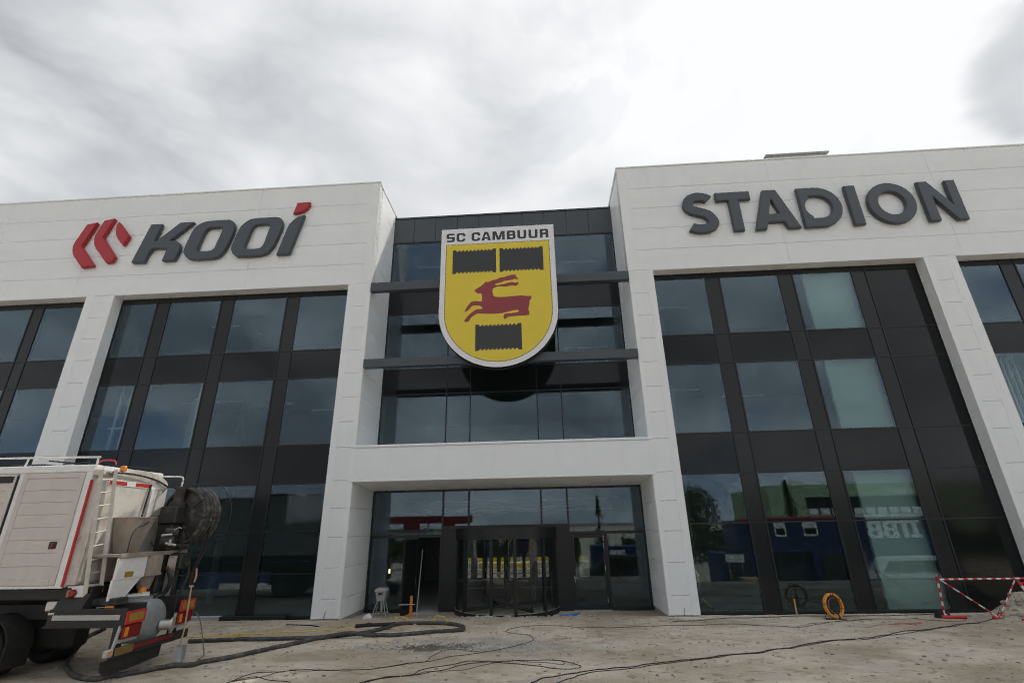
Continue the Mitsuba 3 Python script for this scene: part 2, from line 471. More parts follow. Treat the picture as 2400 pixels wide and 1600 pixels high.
fas = [18.28, 17.12, 16.05, 14.98, 13.91, HDR]
for side in (0, 1):
    if side == 0:
        e0, e1, inner, outer = ENDL, X2, X2, X1
        cols = [(X1, X2), (X5, X6)]
        cuts = (-30.4, -25.6, -20.9, -12.9)
    else:
        e0, e1, inner, outer = X3, ENDR, X3, X4
        cols = [(X3, X4), (X7, X8)]
        cuts = (10.7, 17.6, 24.4)
    # high fascia
    w = wall([(e0, e1, 0.045, 0.42, HDR + 0.02, TOP)])
    a0, a1 = (e0, e1 - 0.38) if side == 0 else (e0 + 0.38, e1)
    for za, zb in zip(fas[1:], fas[:-1]):
        sheets(w, a0, a1, (za, zb), 0.0, cuts if side == 0 else cuts)
    if side == 0:
        trim(w, e1 - 0.38, e1, -0.003, 0.061, HDR, TOP)
    else:
        trim(w, e0, e0 + 0.38, -0.003, 0.061, HDR, TOP)
    obj('coping', cb(e0 - 0.03, e1 + 0.03, -0.035, 3.4, TOP + 0.002, TOP + 0.075, 0.012), 'm_trim', w)
    # window header flashing, slightly proud of the sheets
    obj('sill_flashing', [bx(a, b, -0.012, 0.56, HDR - 0.035, HDR) for a, b in (((ENDL, X5), (X6, X1)) if side == 0 else ((X4, X7), (X8, ENDR)))], 'm_trim', w)
    for k, (c0, c1) in enumerate(cols):
        w = wall([(c0 + (0.05 if side or k else 0.05), c1 - 0.05, 0.046, 0.60, -0.25, HDR)])
        if k == 0:
            l_in, r_in = (0.27, 0.16) if side == 0 else (0.16, 0.27)
        else:
            l_in, r_in = (0.40, 0.22) if side == 0 else (0.22, 0.40)
        zz = [0.04] + sorted(ZJ[1:]) + [HDR - 0.002]
        if k == 0:
            zz = [z for z in zz if not (4.7 < z < 5.7)]
        sheets(w, c0 + l_in, c1 - r_in, zz)
        ya, yb = (0.60, 0.060) if side == 0 else (0.060, 0.60)
        if k == 1:
            ya = yb = 0.60
        trim(w, c0, c0 + l_in, -0.004, ya, 0.04, HDR - 0.002)
        trim(w, c1 - r_in, c1, -0.004, yb, 0.04, HDR - 0.002)
        obj('plinth', bx(c0 + 0.04, c1 - 0.04, 0.03, 0.60, -0.6, 0.036), 'm_concrete', w)
        obj('cable_stub', tube([((c0 + c1) / 2 - 0.02, -0.02, 0.02), ((c0 + c1) / 2 - 0.02, -0.03, 0.15), ((c0 + c1) / 2 + 0.01, -0.02, 0.27)], 0.007, 6), 'm_black', w)
    # the tower's inner side wall, along the recess
    sg = 1 if side == 0 else -1
    w = wall([(inner - 0.30, inner - 0.047, 0.61, 3.4, -0.3, TOP) if side == 0 else (inner + 0.047, inner + 0.30, 0.61, 3.4, -0.3, TOP)])
    zz = [0.0, 0.63, 1.63, 2.63, 3.63, 4.60, 5.84] + [5.84 + i for i in range(1, 8)] + [13.91, 14.98, 16.05, 17.12, 18.27]
    side_sheets(w, inner, sg, 0.063, YC - 0.02, zz)
    if side == 0:
        obj('coping', bx(inner - 0.3, inner + 0.03, 0.05, 3.4, TOP - 0.10, TOP), 'm_trim', w)
    else:
        obj('coping', bx(inner - 0.03, inner + 0.3, 0.05, 3.4, TOP - 0.10, TOP), 'm_trim', w)

# the beam over the entrance
w = wall([(X2 + 0.01, X3 - 0.01, 0.05, YC - 0.02, 4.66, 5.80)])
sheets(w, X2 - 0.01, X3 + 0.01, (4.62, 5.80), 0.003)
obj('parapet_cap', cb(X2 - 0.18, X3 + 0.18, -0.03, YC - 0.02, 5.802, 5.90, 0.02), 'm_trim', w)
obj('edge_trim', cb(X2 - 0.16, X3 + 0.16, -0.02, 0.10, 4.54, 4.62, 0.012), 'm_trim', w)
for i, (a, b) in enumerate(zip(np.linspace(X2, X3, 9)[:-1], np.linspace(X2, X3, 9)[1:])):
    sp = trimesh.Trimesh([(a + 0.005, 0.10, 4.545), (b - 0.005, 0.10, 4.545), (b - 0.005, YC + 0.1, 4.36), (a + 0.005, YC + 0.1, 4.36),
                          (a + 0.005, 0.10, 4.60), (b - 0.005, 0.10, 4.60), (b - 0.005, YC + 0.1, 4.42), (a + 0.005, YC + 0.1, 4.42)],
                         [(0, 2, 1), (0, 3, 2), (4, 5, 6), (4, 6, 7), (0, 1, 5), (0, 5, 4), (2, 3, 7), (2, 7, 6), (1, 2, 6), (1, 6, 5), (3, 0, 4), (3, 4, 7)], process=False)
    obj('soffit_panel', sp, 'm_trim', w)

# dark parapet over the recessed glass, standing-seam sheets
w = obj('parapet', bx(X2, X3, YC + 0.05, YC + 0.5, 16.47, 17.92), 'm_joint', B)
xs = [X2] + [-6.1 + 1.114 * i for i in range(10)]
xs[-1] = X3
for a, b in zip(xs[:-1], xs[1:]):
    obj('panel', cb(a + 0.012, b - 0.012, YC - 0.02 + rng.uniform(0, 0.006), YC + 0.07, 16.50, 17.90, 0.008), 'm_parapet', w)
obj('coping', cb(X2, X3, YC - 0.06, YC + 0.7, 17.90, 18.0, 0.012), 'm_parapet', w)


# ---- curtain walls
def pane(parent, x0, x1, z0, z1, y):
    """a sheet of glass, set not quite true as glass is"""
    t1, t2 = rng.uniform(-0.0016, 0.0016), rng.uniform(-0.0012, 0.0012)
    xm, zm = (x0 + x1) / 2, (z0 + z1) / 2
    v = [(x, y + (x - xm) * t1 + (z - zm) * t2, z) for x, z in ((x0, z0), (x1, z0), (x1, z1), (x0, z1))]
    obj('pane', trimesh.Trimesh(v, [(0, 1, 2), (0, 2, 3)], process=False), 'm_glass', parent)


def curtain(xs, zs, y, kinds, cap=0.025, gen=True):
    """frame of mullions and transoms; kinds(i, j) names what fills the cell between xs[i], xs[i+1] and zs[j], zs[j+1]"""
    fr = []
    for x in xs:
        fr.append(bx(x - cap, x + cap, y - 0.032, y + 0.14, zs[0], zs[-1]))
    for z in zs:
        fr.append(bx(xs[0] - cap, xs[-1] + cap, y - 0.028, y + 0.138, z - cap, z + cap))
    key = obj('curtain_wall', fr, 'm_alu', B)
    for i in range(len(xs) - 1):
        for j in range(len(zs) - 1):
            k = kinds(i, j)
            a, b, c, d = xs[i] + cap - 0.004, xs[i + 1] - cap + 0.004, zs[j] + cap - 0.004, zs[j + 1] - cap + 0.004
            if k == 'glass':
                pane(key, a, b, c, d, y)
            elif k:
                m = cb(a, b, y - 0.004, y + 0.05, c, d, 0.004)
                t = rng.uniform(-0.0012, 0.0012)
                v = m.vertices.copy()
                v[:, 1] += (v[:, 0] - (a + b) / 2) * t + (v[:, 2] - (c + d) / 2) * rng.uniform(-0.001, 0.001)
                m.vertices = v
                obj(k, m, 'm_spandrel' if k == 'spandrel_panel' else 'm_infill', key)
    return key


ZR = [-0.22, 0.03, 2.85, 4.57, 6.06, 8.84, 10.08, 12.72, 12.90]
ZRL = [-0.22, 0.03, 1.42, 2.85, 4.57, 6.06, 8.84, 10.08, 12.72, 12.90]


def bay(xs, zs, blind=()):
    def kinds(i, j):
        zm = (zs[j] + zs[j + 1]) / 2
        if zm > 12.72 or zm < 0.03:
            return 'infill_panel'
        if 4.57 < zm < 6.06 or 8.84 < zm < 10.08:
            return 'spandrel_panel' if xs[i + 1] - xs[i] > 0.8 else 'infill_panel'
        if xs[i + 1] - xs[i] < 0.8:
            return 'infill_panel'
        return 'spandrel_panel' if i in blind else 'glass'
    return curtain(xs, zs, YG, kinds)


bay([X6 + 0.01, -17.19, -16.60, -14.15, -13.57, -11.11, -10.55, X1 - 0.01], ZRL)
bay([ENDL, -32.3, -31.7, -29.3, -28.7, -26.25, -25.65, -23.17, -22.65, X5 - 0.01], ZRL)
bay([X4 + 0.01, 7.29, 7.87, 10.32, 10.90, 13.33, 13.90, X7 - 0.01], ZR, blind=(6,))
bay([X8 + 0.01, 19.32, 19.90, 22.35, 22.93, 25.4, 25.98, 28.4, 29.0, ENDR], ZR)
XC = [X2 + 0.01, -4.16, -3.09, -0.11, 0.96, X3 - 0.01]
curtain(XC, [5.95, 8.50, 9.70, 12.49, 13.69, 16.46], YC, lambda i, j: 'glass' if j in (0, 2, 4) else 'spandrel_panel')

# ---- entrance front
ent = obj('entrance_front', [bx(x - 0.035, x + 0.035, YC - 0.04, YC + 0.14, 2.58, 4.36) for x in XC] +
          [bx(X2, X3, YC - 0.04, YC + 0.14, 4.29, 4.40), bx(X2, -4.16, YC - 0.038, YC + 0.14, 2.52, 2.62), bx(0.96, X3, YC - 0.038, YC + 0.14, 2.54, 2.64),
           bx(-4.16, 0.96, YC - 0.06, YC + 0.16, 2.80, 2.94), bx(X2, X2 + 0.07, YC - 0.04, YC + 0.14, -0.2, 2.6), bx(X3 - 0.07, X3, YC - 0.04, YC + 0.14, -0.2, 2.6),
           bx(-5.70, -5.60, YC - 0.04, YC + 0.14, -0.2, 2.55), bx(-4.24, -4.14, YC - 0.04, YC + 0.14, -0.2, 2.6), bx(0.94, 1.04, YC - 0.04, YC + 0.14, -0.2, 2.6),
           bx(2.36, 2.46, YC - 0.04, YC + 0.14, -0.2, 2.6), bx(X2, -5.65, YC - 0.036, YC + 0.14, -0.22, -0.06), bx(2.40, X3, YC - 0.036, YC + 0.14, -0.22, -0.06),
           bx(-4.14, -3.57, YC - 0.02, YC + 0.12, -0.2, 2.82), bx(0.43, 0.94, YC - 0.02, YC + 0.12, -0.2, 2.82), bx(-3.57, 0.43, YC - 0.015, YC + 0.10, 2.50, 2.81)], 'm_alu', B)
for i in range(5):
    pane(ent, XC[i] + 0.03, XC[i + 1] - 0.03, 2.90 if 0 < i < 4 else 2.62, 4.30, YC)
pane(ent, X2 + 0.06, -5.70, -0.06, 2.53, YC)
pane(ent, 2.46, X3 - 0.06, -0.06, 2.55, YC)
# open leaf, swung outwards, and the dark doorway beside it
leaf_dir = np.array([-0.34, -0.94, 0.0])


def leaf_box(u0, u1, z0, z1, t=0.03, o=0.0):
    """a box in the leaf's own frame: u along the leaf from its hinge"""
    m = bx(u0, u1, -t + o, t + o, z0, z1)
    ang = math.atan2(leaf_dir[1], leaf_dir[0])
    m.apply_transform(trimesh.transformations.rotation_matrix(ang, (0, 0, 1)))
    m.apply_translation((-5.14, YC + 0.02, 0))
    return m


d = obj('door', [leaf_box(0, 0.09, -0.14, 2.46), leaf_box(0.86, 0.95, -0.14, 2.46), leaf_box(0, 0.95, 2.36, 2.46, 0.028), leaf_box(0, 0.95, -0.14, 0.02, 0.028)], 'm_alu', B, label='open dark door leaf')
obj('edge_strip', [leaf_box(-0.012, 0.0, -0.14, 2.46, 0.02)], 'm_steel', d)
obj('pane', leaf_box(0.09, 0.86, 0.02, 2.36, 0.006), 'm_infill', d)
obj('handle', [leaf_box(0.80, 0.82, 0.86, 1.06, 0.012, -0.045), leaf_box(0.70, 0.82, 0.98, 1.0, 0.012, -0.055)], 'm_steel', d)
d = obj('door', [bx(-5.62, -5.56, YC - 0.03, YC + 0.1, -0.16, 2.52), bx(-5.20, -5.14, YC - 0.03, YC + 0.1, -0.16, 2.52), bx(-5.62, -5.14, YC - 0.028, YC + 0.1, 2.44, 2.52), bx(-5.62, -5.14, YC - 0.028, YC + 0.1, -0.16, -0.04)], 'm_alu', B)
obj('pane', bx(-5.56, -5.20, YC + 0.01, YC + 0.03, -0.04, 2.44), 'm_infill', d)
obj('hinge', [bx(-5.60, -5.58, YC - 0.05, YC - 0.03, z, z + 0.22) for z in (0.2, 1.6, 2.1)], 'm_steel', d)
obj('handle', [bx(-5.185, -5.165, YC - 0.075, YC - 0.035, 0.80, 1.04), bx(-5.27, -5.165, YC - 0.09, YC - 0.07, 0.95, 0.975)], 'm_steel', d)
d = obj('door', [bx(1.05, 1.14, YC - 0.02, YC + 0.1, -0.14, 2.52), bx(2.26, 2.35, YC - 0.02, YC + 0.1, -0.14, 2.52), bx(1.05, 2.35, YC - 0.018, YC + 0.1, 2.40, 2.52), bx(1.05, 2.35, YC - 0.018, YC + 0.1, -0.10, 0.03)], 'm_alu', B, label='closed glazed door')
pane(d, 1.14, 2.26, 0.03, 2.40, YC + 0.02)
obj('handle', [bx(1.08, 1.10, YC - 0.06, YC - 0.02, 0.80, 1.04), cyl((1.09, YC - 0.06, 0.98), (1.09, YC - 0.02, 0.98), 0.03), bx(1.09, 1.18, YC - 0.075, YC - 0.055, 0.965, 0.99)], 'm_steel', d)
obj('hinge', [bx(2.285, 2.305, YC - 0.045, YC - 0.02, z, z + 0.2) for z in (0.1, 1.2, 2.0, 2.28)], 'm_steel', d)
obj('threshold', bx(1.0, 2.42, YC - 0.12, YC + 0.1, -0.20, -0.125), 'm_steel', d)

# ---- revolving door: drum with curved glass, four-leaf cross inside, canopy band
RC, RR = np.array([-1.57, 2.62]), 2.02


def arc(r, a0, a1, z0, z1, th, n=24):
    a = np.linspace(math.radians(a0), math.radians(a1), n)
    o, i = [(math.cos(t) * r, math.sin(t) * r) for t in a], [(math.cos(t) * (r - th), math.sin(t) * (r - th)) for t in a[::-1]]
    m = trimesh.creation.extrude_polygon(Polygon(o + i), z1 - z0, engine='earcut')
    m.apply_translation((RC[0], RC[1], z0))
    return m


rv = obj('revolving_door', [arc(RR, 180, 360, 2.44, 2.83, 0.10, 40)], 'm_alu', B, label='dark revolving door drum')
obj('canopy', arc(RR - 0.098, 180, 360, 2.72, 2.80, 1.75, 40), 'm_alu', rv)
obj('base_ring', arc(RR + 0.01, 180, 360, -0.24, -0.03, 0.16, 40), 'm_alu', rv)
for a in (182, 222, 318, 358, 258, 283):
    obj('post', arc(RR + 0.005, a - 1.6, a + 1.6, -0.03, 2.45, 0.09, 4), 'm_alu', rv)
obj('sill_ring', arc(RR + 0.004, 184, 356, 0.0, 0.022, 0.02, 40), 'm_steel', rv)
for a0, a1 in ((183.6, 220.4), (319.6, 356.4), (223.6, 256.4), (259.6, 281.4), (284.6, 316.4)):
    a = np.radians(np.linspace(a0, a1, 12))
    r = RR - 0.04
    v = np.array([(RC[0] + r * math.cos(t), RC[1] + r * math.sin(t), z) for z in (0.0, 2.44) for t in a])
    f = []
    for k in range(11):
        f += [(k, k + 1, k + 13), (k, k + 13, k + 12)]
    obj('pane', trimesh.Trimesh(v, f, process=False), 'm_clear', rv, smooth=True)
for k, a in enumerate((35, 125, 215, 305)):
    t = math.radians(a)
    fr = []
    for u0, u1, z0, z1 in ((0.05, 0.11, -0.02, 2.42), (1.72, 1.80, -0.02, 2.42), (0.05, 1.80, 2.34, 2.42), (0.05, 1.80, -0.02, 0.10)):
        m = bx(u0, u1, -0.025, 0.025, z0, z1)
        m.apply_transform(trimesh.transformations.rotation_matrix(t, (0, 0, 1)))
        m.apply_translation((RC[0], RC[1], 0))
        fr.append(m)
    obj('wing', fr, 'm_alu', rv)
obj('push_bar', [tube([(RC[0] + u * math.cos(math.radians(a)) + 0.06 * math.sin(math.radians(a)), RC[1] + u * math.sin(math.radians(a)) - 0.06 * math.cos(math.radians(a)), 0.98) for u in (0.25, 1.6)], 0.018, 8) for a in (215, 305)], 'm_steel', rv)
obj('sensor', cb(-1.66, -1.48, RC[1] - RR - 0.03, RC[1] - RR + 0.02, 2.53, 2.58, 0.01), 'm_black', rv)

# ---- steel beams across the recess, carrying the club shield
for z0, z1 in ((12.50, 12.90), (9.03, 9.39)):
    obj('cross_beam', cb(X2 + 0.005, X3 - 0.005, -0.06, 0.22, z0, z1, 0.012), 'm_parapet', B)

# ---- inside: slabs, walls, columns, pale partition behind the third bay
for z in (-0.12, 5.30, 9.45):
    if z < 0:
        obj('floor_slab', bx(ENDL, ENDR, 2.75, 13.9, z - 0.1, z), 'm_inner', B)
    else:
        obj('floor_slab', [bx(ENDL, X2 - 0.32, 0.66, 13.9, z - 0.25, z), bx(X2 - 0.32, X3 + 0.32, 2.70, 13.9, z - 0.25, z), bx(X3 + 0.32, ENDR, 0.66, 13.9, z - 0.25, z)], 'm_inner', B)
obj('floor_slab', [bx(X6, X1, 0.66, 2.75, -0.3, -0.12), bx(X4, X7, 0.66, 2.75, -0.3, -0.12), bx(ENDL, X5, 0.66, 2.75, -0.3, -0.12), bx(X8, ENDR, 0.66, 2.75, -0.3, -0.12)], 'm_inner', B)
obj('roof', [bx(ENDL, X2 - 0.31, 0.43, 14.2, 17.6, 18.0), bx(X2 - 0.31, X3 + 0.31, YC + 0.51, 14.2, 17.5, 17.85), bx(X3 + 0.31, ENDR, 0.43, 14.2, 17.6, 18.0)], 'm_inner_dark', B)
obj('ceiling', [bx(ENDL, X2 - 0.32, 0.66, 13.9, 13.0, 13.15), bx(X3 + 0.32, ENDR, 0.66, 13.9, 13.0, 13.15)], 'm_inner', B)
obj('end_wall', [bx(ENDL - 0.3, ENDL, 0.0, 14.2, -0.3, 18.2), bx(ENDR, ENDR + 0.3, 0.0, 14.2, -0.3, 18.2)], 'm_clad', B)
obj('back_wall', [bx(ENDL, -5.0, 13.9, 14.2, -0.3, 18), bx(2.6, ENDR, 13.9, 14.2, -0.3, 18), bx(-5.0, 2.6, 13.9, 14.2, 1.10, 18), bx(-5.0, 2.6, 13.9, 14.2, -0.3, -0.02)] +
    [bx(x - w, x + w, 13.9, 14.2, -0.02, 1.10) for x, w in ((-4.4, 0.2), (-3.75, 0.16), (-2.9, 0.12), (-2.35, 0.16), (-1.35, 0.1), (-0.75, 0.22), (-0.1, 0.06), (0.45, 0.3), (1.2, 0.1), (1.75, 0.25))], 'm_inner_dark', B)
obj('inner_wall', [bx(ENDL, X2 - 0.35, 7.5, 7.62, z0, z1) for z0, z1 in ((-0.1, 5.0), (5.31, 9.15), (9.46, 12.98))] + [bx(X3 + 0.35, ENDR, 7.5, 7.62, z0, z1) for z0, z1 in ((-0.1, 5.0), (5.31, 9.15), (9.46, 12.98))], 'm_inner_dark', B)
obj('side_wall', bx(X2 - 0.45, X2 - 0.32, 3.4, 13.9, -0.1, 17.5), 'm_inner_dark', B)
obj('side_wall', bx(X3 + 0.32, X3 + 0.45, 3.4, 13.9, -0.1, 17.5), 'm_inner_dark', B)
for x in (-15.2, -9.6, -22.0, 6.4, 14.6, 18.4):
    obj('column', [cyl((x, 5.2, z0), (x, 5.2, z1), 0.2) for z0, z1 in ((-0.1, 5.04), (5.31, 9.19), (9.46, 13.0))], 'm_concrete', B)
for z0, z1 in ((-0.1, 5.0), (5.32, 9.15), (9.47, 12.98)):
    obj('partition', cb(11.47, 13.62, 0.78, 0.90, z0, z1, 0.01), 'm_pale', B, label='pale partition close behind the glass')
obj('partition', [bx(-14.62, -14.36, 0.95, 1.05, 5.4, 9.1), bx(-17.2, -16.6, 4.0, 4.1, 5.4, 9.1)], 'm_pale', B)
obj('stud', [bx(x, x + 0.07, 1.2, 1.28, 5.4, 9.0) for x in (-18.4, -17.95, -17.78, -17.50, -17.36, 18.5, 18.72, 18.95)] + [bx(-18.6, -17.2, 1.21, 1.27, 7.1, 7.16)], 'm_pale', B)
obj('cable_tray', [bx(a, b, y, y + 0.12, z, z + 0.05) for a, b, y, z in ((-17, -14, 3.0, 8.6), (-13.2, -11.5, 3.0, 8.4), (-10.3, -8.6, 2.4, 7.9), (-22.4, -20.6, 2.0, 8.3), (-22.4, -20.6, 2.2, 7.2), (5.6, 7.0, 2.6, 8.3),
    (8.2, 10.0, 3.2, 8.1), (5.4, 7.1, 2.4, 12.2), (-16, -14.6, 2.6, 12.3), (-6.4, 3.4, 4.6, 3.95), (-6.6, -2.6, 5.4, 3.5), (-2.4, 3.2, 5.4, 3.52), (-6.0, 2.0, 6.5, 3.7), (-6.3, -4.6, 4.2, 16.0), (1.4, 3.2, 4.2, 15.9))], 'm_pale', B)
obj('roof_truss', [tube([(1.3, 5.0, z), (3.6, 5.0, z)], 0.035, 6) for z in (10.3, 10.45, 11.35)] + [tube([(x0, 5.0, 11.35), (x1, 5.0, 10.4)], 0.03, 6) for x0, x1 in ((1.4, 2.1), (2.1, 2.2), (2.2, 2.9), (2.9, 3.0), (3.0, 3.6))], 'm_pale', B)
obj('rail', [tube([(x0, 4.4, z), (x1, 4.4, z)], 0.02, 6) for z in (1.0, 0.45) for x0, x1 in ((-3.6, 0.3),)] + [tube([(x, 4.4, -0.1), (x, 4.4, 1.0)], 0.02, 6) for x in (-3.4, -2.4, -1.4, -0.5, 0.2)], 'm_steel', B)
obj('rooftop_plant', [cb(12.62, 15.75, 3.0, 7.0, 18.0, 21.05, 0.05), bx(12.55, 15.82, 2.93, 7.07, 21.05, 21.12)], 'm_spreader', B)

# the far stand seen through the lobby, with yellow seats and a pale barrier
st = thing('grandstand', 'yellow seats of the far stand seen through the revolving door', 'stand')
obj('terrace', [bx(-8, 6, 15.4 + 0.8 * i, 16.2 + 0.8 * i, -0.3, 0.30 + 0.36 * i) for i in range(4)], 'm_concrete', st)
for i in range(4):
    obj('seat_row', [cb(-7.8 + 0.52 * k, -7.36 + 0.52 * k, 15.8 + 0.8 * i, 15.88 + 0.8 * i, 0.33 + 0.36 * i, 0.66 + 0.36 * i, 0.02) for k in range(26) if (k * 7 + i * 3) % 9 < 6], 'm_yellow_seat', st)
obj('barrier', [bx(-8, 6, 15.30, 15.34, -0.1, 0.34)] + [bx(-8 + 0.5 * k, -7.97 + 0.5 * k, 15.25, 15.29, -0.1, 0.9) for k in range(28)], 'm_steel', st)

# ------------------------------------------------------------------ raised lettering and the emblem on the left wall
KO = {"chev1": [[-21.19, 16.69], [-20.68, 16.79], [-21.09, 15.47], [-20.95, 15.31], [-20.15, 14.39], [-20.75, 14.32], [-21.35, 15.0], [-21.48, 15.24], [-21.53, 15.47], [-21.52, 15.69]], "chev2": [[-20.38, 16.85], [-19.85, 16.96], [-20.16, 15.93], [-20.04, 15.76], [-19.26, 14.82], [-19.32, 14.56], [-19.6, 14.49], [-20.39, 15.36], [-20.51, 15.56], [-20.59, 15.81], [-20.6, 16.08]], "wing": [[-19.61, 16.74], [-18.87, 15.9], [-19.04, 15.38], [-19.44, 15.81], [-19.59, 16.06], [-19.67, 16.34], [-19.68, 16.56]], "K": [[-17.95, 16.49], [-17.38, 16.48], [-17.55, 15.56], [-17.46, 15.55], [-16.51, 16.51], [-15.8, 16.5], [-16.78, 15.54], [-16.5, 15.52], [-16.31, 15.38], [-16.22, 15.2], [-16.21, 14.98], [-16.34, 14.45], [-16.95, 14.46], [-16.85, 15.1], [-17.41, 15.17], [-17.57, 15.11], [-17.65, 14.96], [-17.77, 14.44], [-18.4, 14.45]], "O1": [[-15.11, 16.51], [-14.22, 16.53], [-14.01, 16.47], [-13.85, 16.31], [-13.79, 16.1], [-13.79, 15.82], [-13.97, 15.04], [-14.14, 14.66], [-14.31, 14.52], [-14.54, 14.44], [-15.49, 14.44], [-15.72, 14.51], [-15.92, 14.69], [-16.02, 14.87], [-16.03, 15.09], [-15.84, 15.99], [-15.75, 16.19], [-15.52, 16.4], [-15.31, 16.48]], "O1h": [[-14.91, 16.13], [-14.39, 16.11], [-14.38, 15.95], [-14.54, 15.15], [-14.6, 14.96], [-14.76, 14.86], [-15.3, 14.86], [-15.38, 14.94], [-15.22, 15.88], [-15.11, 16.08]], "O2": [[-12.92, 16.52], [-11.84, 16.53], [-11.66, 16.45], [-11.54, 16.27], [-11.5, 16.03], [-11.54, 15.8], [-11.71, 15.07], [-11.86, 14.76], [-12.03, 14.57], [-12.31, 14.47], [-13.26, 14.47], [-13.47, 14.51], [-13.65, 14.66], [-13.77, 14.89], [-13.77, 15.1], [-13.6, 15.9], [-13.5, 16.16], [-13.29, 16.38], [-13.1, 16.49]], "O2h": [[-12.71, 16.16], [-12.17, 16.15], [-12.11, 16.07], [-12.12, 15.95], [-12.27, 15.06], [-12.35, 14.92], [-12.51, 14.86], [-13.01, 14.85], [-13.12, 14.95], [-13.13, 15.04], [-12.96, 15.94], [-12.87, 16.09]], "i": [[-10.62, 16.54], [-10.53, 16.54], [-10.56, 16.38], [-10.98, 14.48], [-11.58, 14.48], [-11.27, 15.9], [-11.2, 16.11], [-11.04, 16.31], [-10.84, 16.47]], "dot": [[-10.98, 17.25], [-10.37, 17.26], [-10.37, 17.09], [-10.46, 16.9], [-10.63, 16.77], [-10.85, 16.68], [-11.11, 16.65]]}
DEP = (-0.20, -0.045)
sg = thing('wall_sign', 'big charcoal italic lettering with a red chevron emblem, on the left white fascia', 'sign')
for n in ('chev1', 'chev2', 'wing'):
    obj('emblem_piece' if n == 'wing' else 'chevron', soft(Polygon(KO[n]).buffer(-0.03).buffer(0.03), *DEP), 'm_red', sg)
obj('letter', soft(Polygon(KO['K']).buffer(-0.03).buffer(0.03), *DEP), 'm_letter', sg)
for o in ('O1', 'O2'):
    obj('letter', soft(smooth_ring(KO[o], 2).difference(smooth_ring(KO[o + 'h'], 1)), *DEP), 'm_letter', sg)
lt = obj('letter', soft(Polygon(KO['i']), *DEP), 'm_letter', sg)
obj('dot', soft(smooth_ring(KO['dot'], 0), *DEP), 'm_red', lt, label='red dot of the last letter')

# ------------------------------------------------------------------ raised capitals on the right wall, 2 m high, stroke .44
def stroke(lines, w, cap='flat', join='mitre'):
    js = {'mitre': 2, 'round': 1}[join]
    return unary_union([LineString(l).buffer(w / 2, cap_style={'flat': 2, 'round': 1}[cap], join_style=js, mitre_limit=6, quad_segs=12) for l in lines])


def ell(cx, cz, rx, rz, a0=0, a1=360, n=48):
    return [(cx + rx * math.cos(math.radians(a)), cz + rz * math.sin(math.radians(a))) for a in np.linspace(a0, a1, n)]


Z0, Z1 = 14.45, 16.45
ST = {}
ST['S'] = stroke([ell(7.32, 15.93, 0.50, 0.37, 33, 150, 24) + spline([(6.80, 15.93), (6.90, 15.67), (7.30, 15.50), (7.62, 15.35), (7.80, 15.05)], 0.05)[1:].tolist() + ell(7.27, 14.97, 0.55, 0.32, 0, -142, 24)[1:]], 0.44, join='round')
ST['T'] = unary_union([sbox(8.06, 16.02, 9.55, Z1), sbox(8.585, Z0, 9.04, 16.1)])
ST['A'] = Polygon([(10.11, Z1), (10.69, Z1), (11.40, Z0), (10.87, Z0), (10.74, 14.79), (10.07, 14.79), (9.96, Z0), (9.49, Z0)]).difference(Polygon([(10.40, 15.98), (10.19, 15.22), (10.62, 15.22)]))
ST['D'] = unary_union([sbox(11.56, Z0, 12.3, Z1), Polygon(ell(12.30, 15.45, 1.0, 1.0))]).intersection(sbox(11.56, Z0, 13.4, Z1)).difference(unary_union([sbox(12.0, 14.89, 12.32, 16.01), Polygon(ell(12.32, 15.45, 0.56, 0.56))]))
ST['I'] = sbox(13.59, Z0, 14.05, Z1)
ST['O'] = Polygon(ell(15.37, 15.45, 0.99, 1.03)).difference(Polygon(ell(15.37, 15.45, 0.55, 0.585)))
ST['N'] = Polygon([(16.65, Z0), (17.10, Z0), (17.10, 15.63), (17.80, Z0), (18.22, Z0), (18.22, Z1), (17.80, Z1), (17.80, 15.25), (17.06, Z1), (16.65, Z1)])
sg = thing('wall_sign', 'big dark grey raised capitals spelling a seven letter word, on the right white fascia', 'sign')
for n in 'STADION':
    obj('letter', soft(affinity.translate(ST[n], 0.04, 0.055), *DEP, bev=0.05), 'm_letter', sg)

# ------------------------------------------------------------------ club shield
sh = thing('club_shield', 'yellow club shield with white rim, red leaping deer and black blocks, hung in the recess', 'crest')


def shield(x0, x1, z1, zc, zb, n=48):
    c, rx = (x0 + x1) / 2, (x1 - x0) / 2
    return Polygon([(x1, z1), (x0, z1)] + ell(c, zc, rx, zc - zb, 180, 360, n))


OUT = shield(-4.01, 0.90, 15.16, 11.15, 8.72)
INN = shield(-3.77, 0.66, 14.35, 11.15, 8.955)
obj('body', [extr(OUT.buffer(-0.05), -0.405, -0.19), extr(OUT.buffer(0.02), -0.20, -0.07)], 'm_board_side', sh)
obj('face', extr(OUT, -0.42, -0.40), 'm_board_white', sh)
obj('outline', extr(INN.buffer(0.022, join_style=2), -0.4235, -0.4195), 'm_board_black', sh)
obj('field', extr(INN, -0.427, -0.4225), 'm_board_yellow', sh)


def block(x0, x1, z0, z1):
    n, a, h = 10, 0.13, 0.095
    e = [(x0, z1), (x0 + a, z1)]
    s = (x1 - x0 - 2 * a) / n
    for k in range(n):
        e += [(x0 + a + (k + 0.45) * s, z1 - h), (x0 + a + (k + 1) * s, z1)]
    e += [(x1, z1), (x1, z0), (x1 - a, z0)]
    for k in range(n):
        e += [(x1 - a - (k + 0.45) * s, z0 + h), (x1 - a - (k + 1) * s, z0)]
    return Polygon(e + [(x0, z0)])


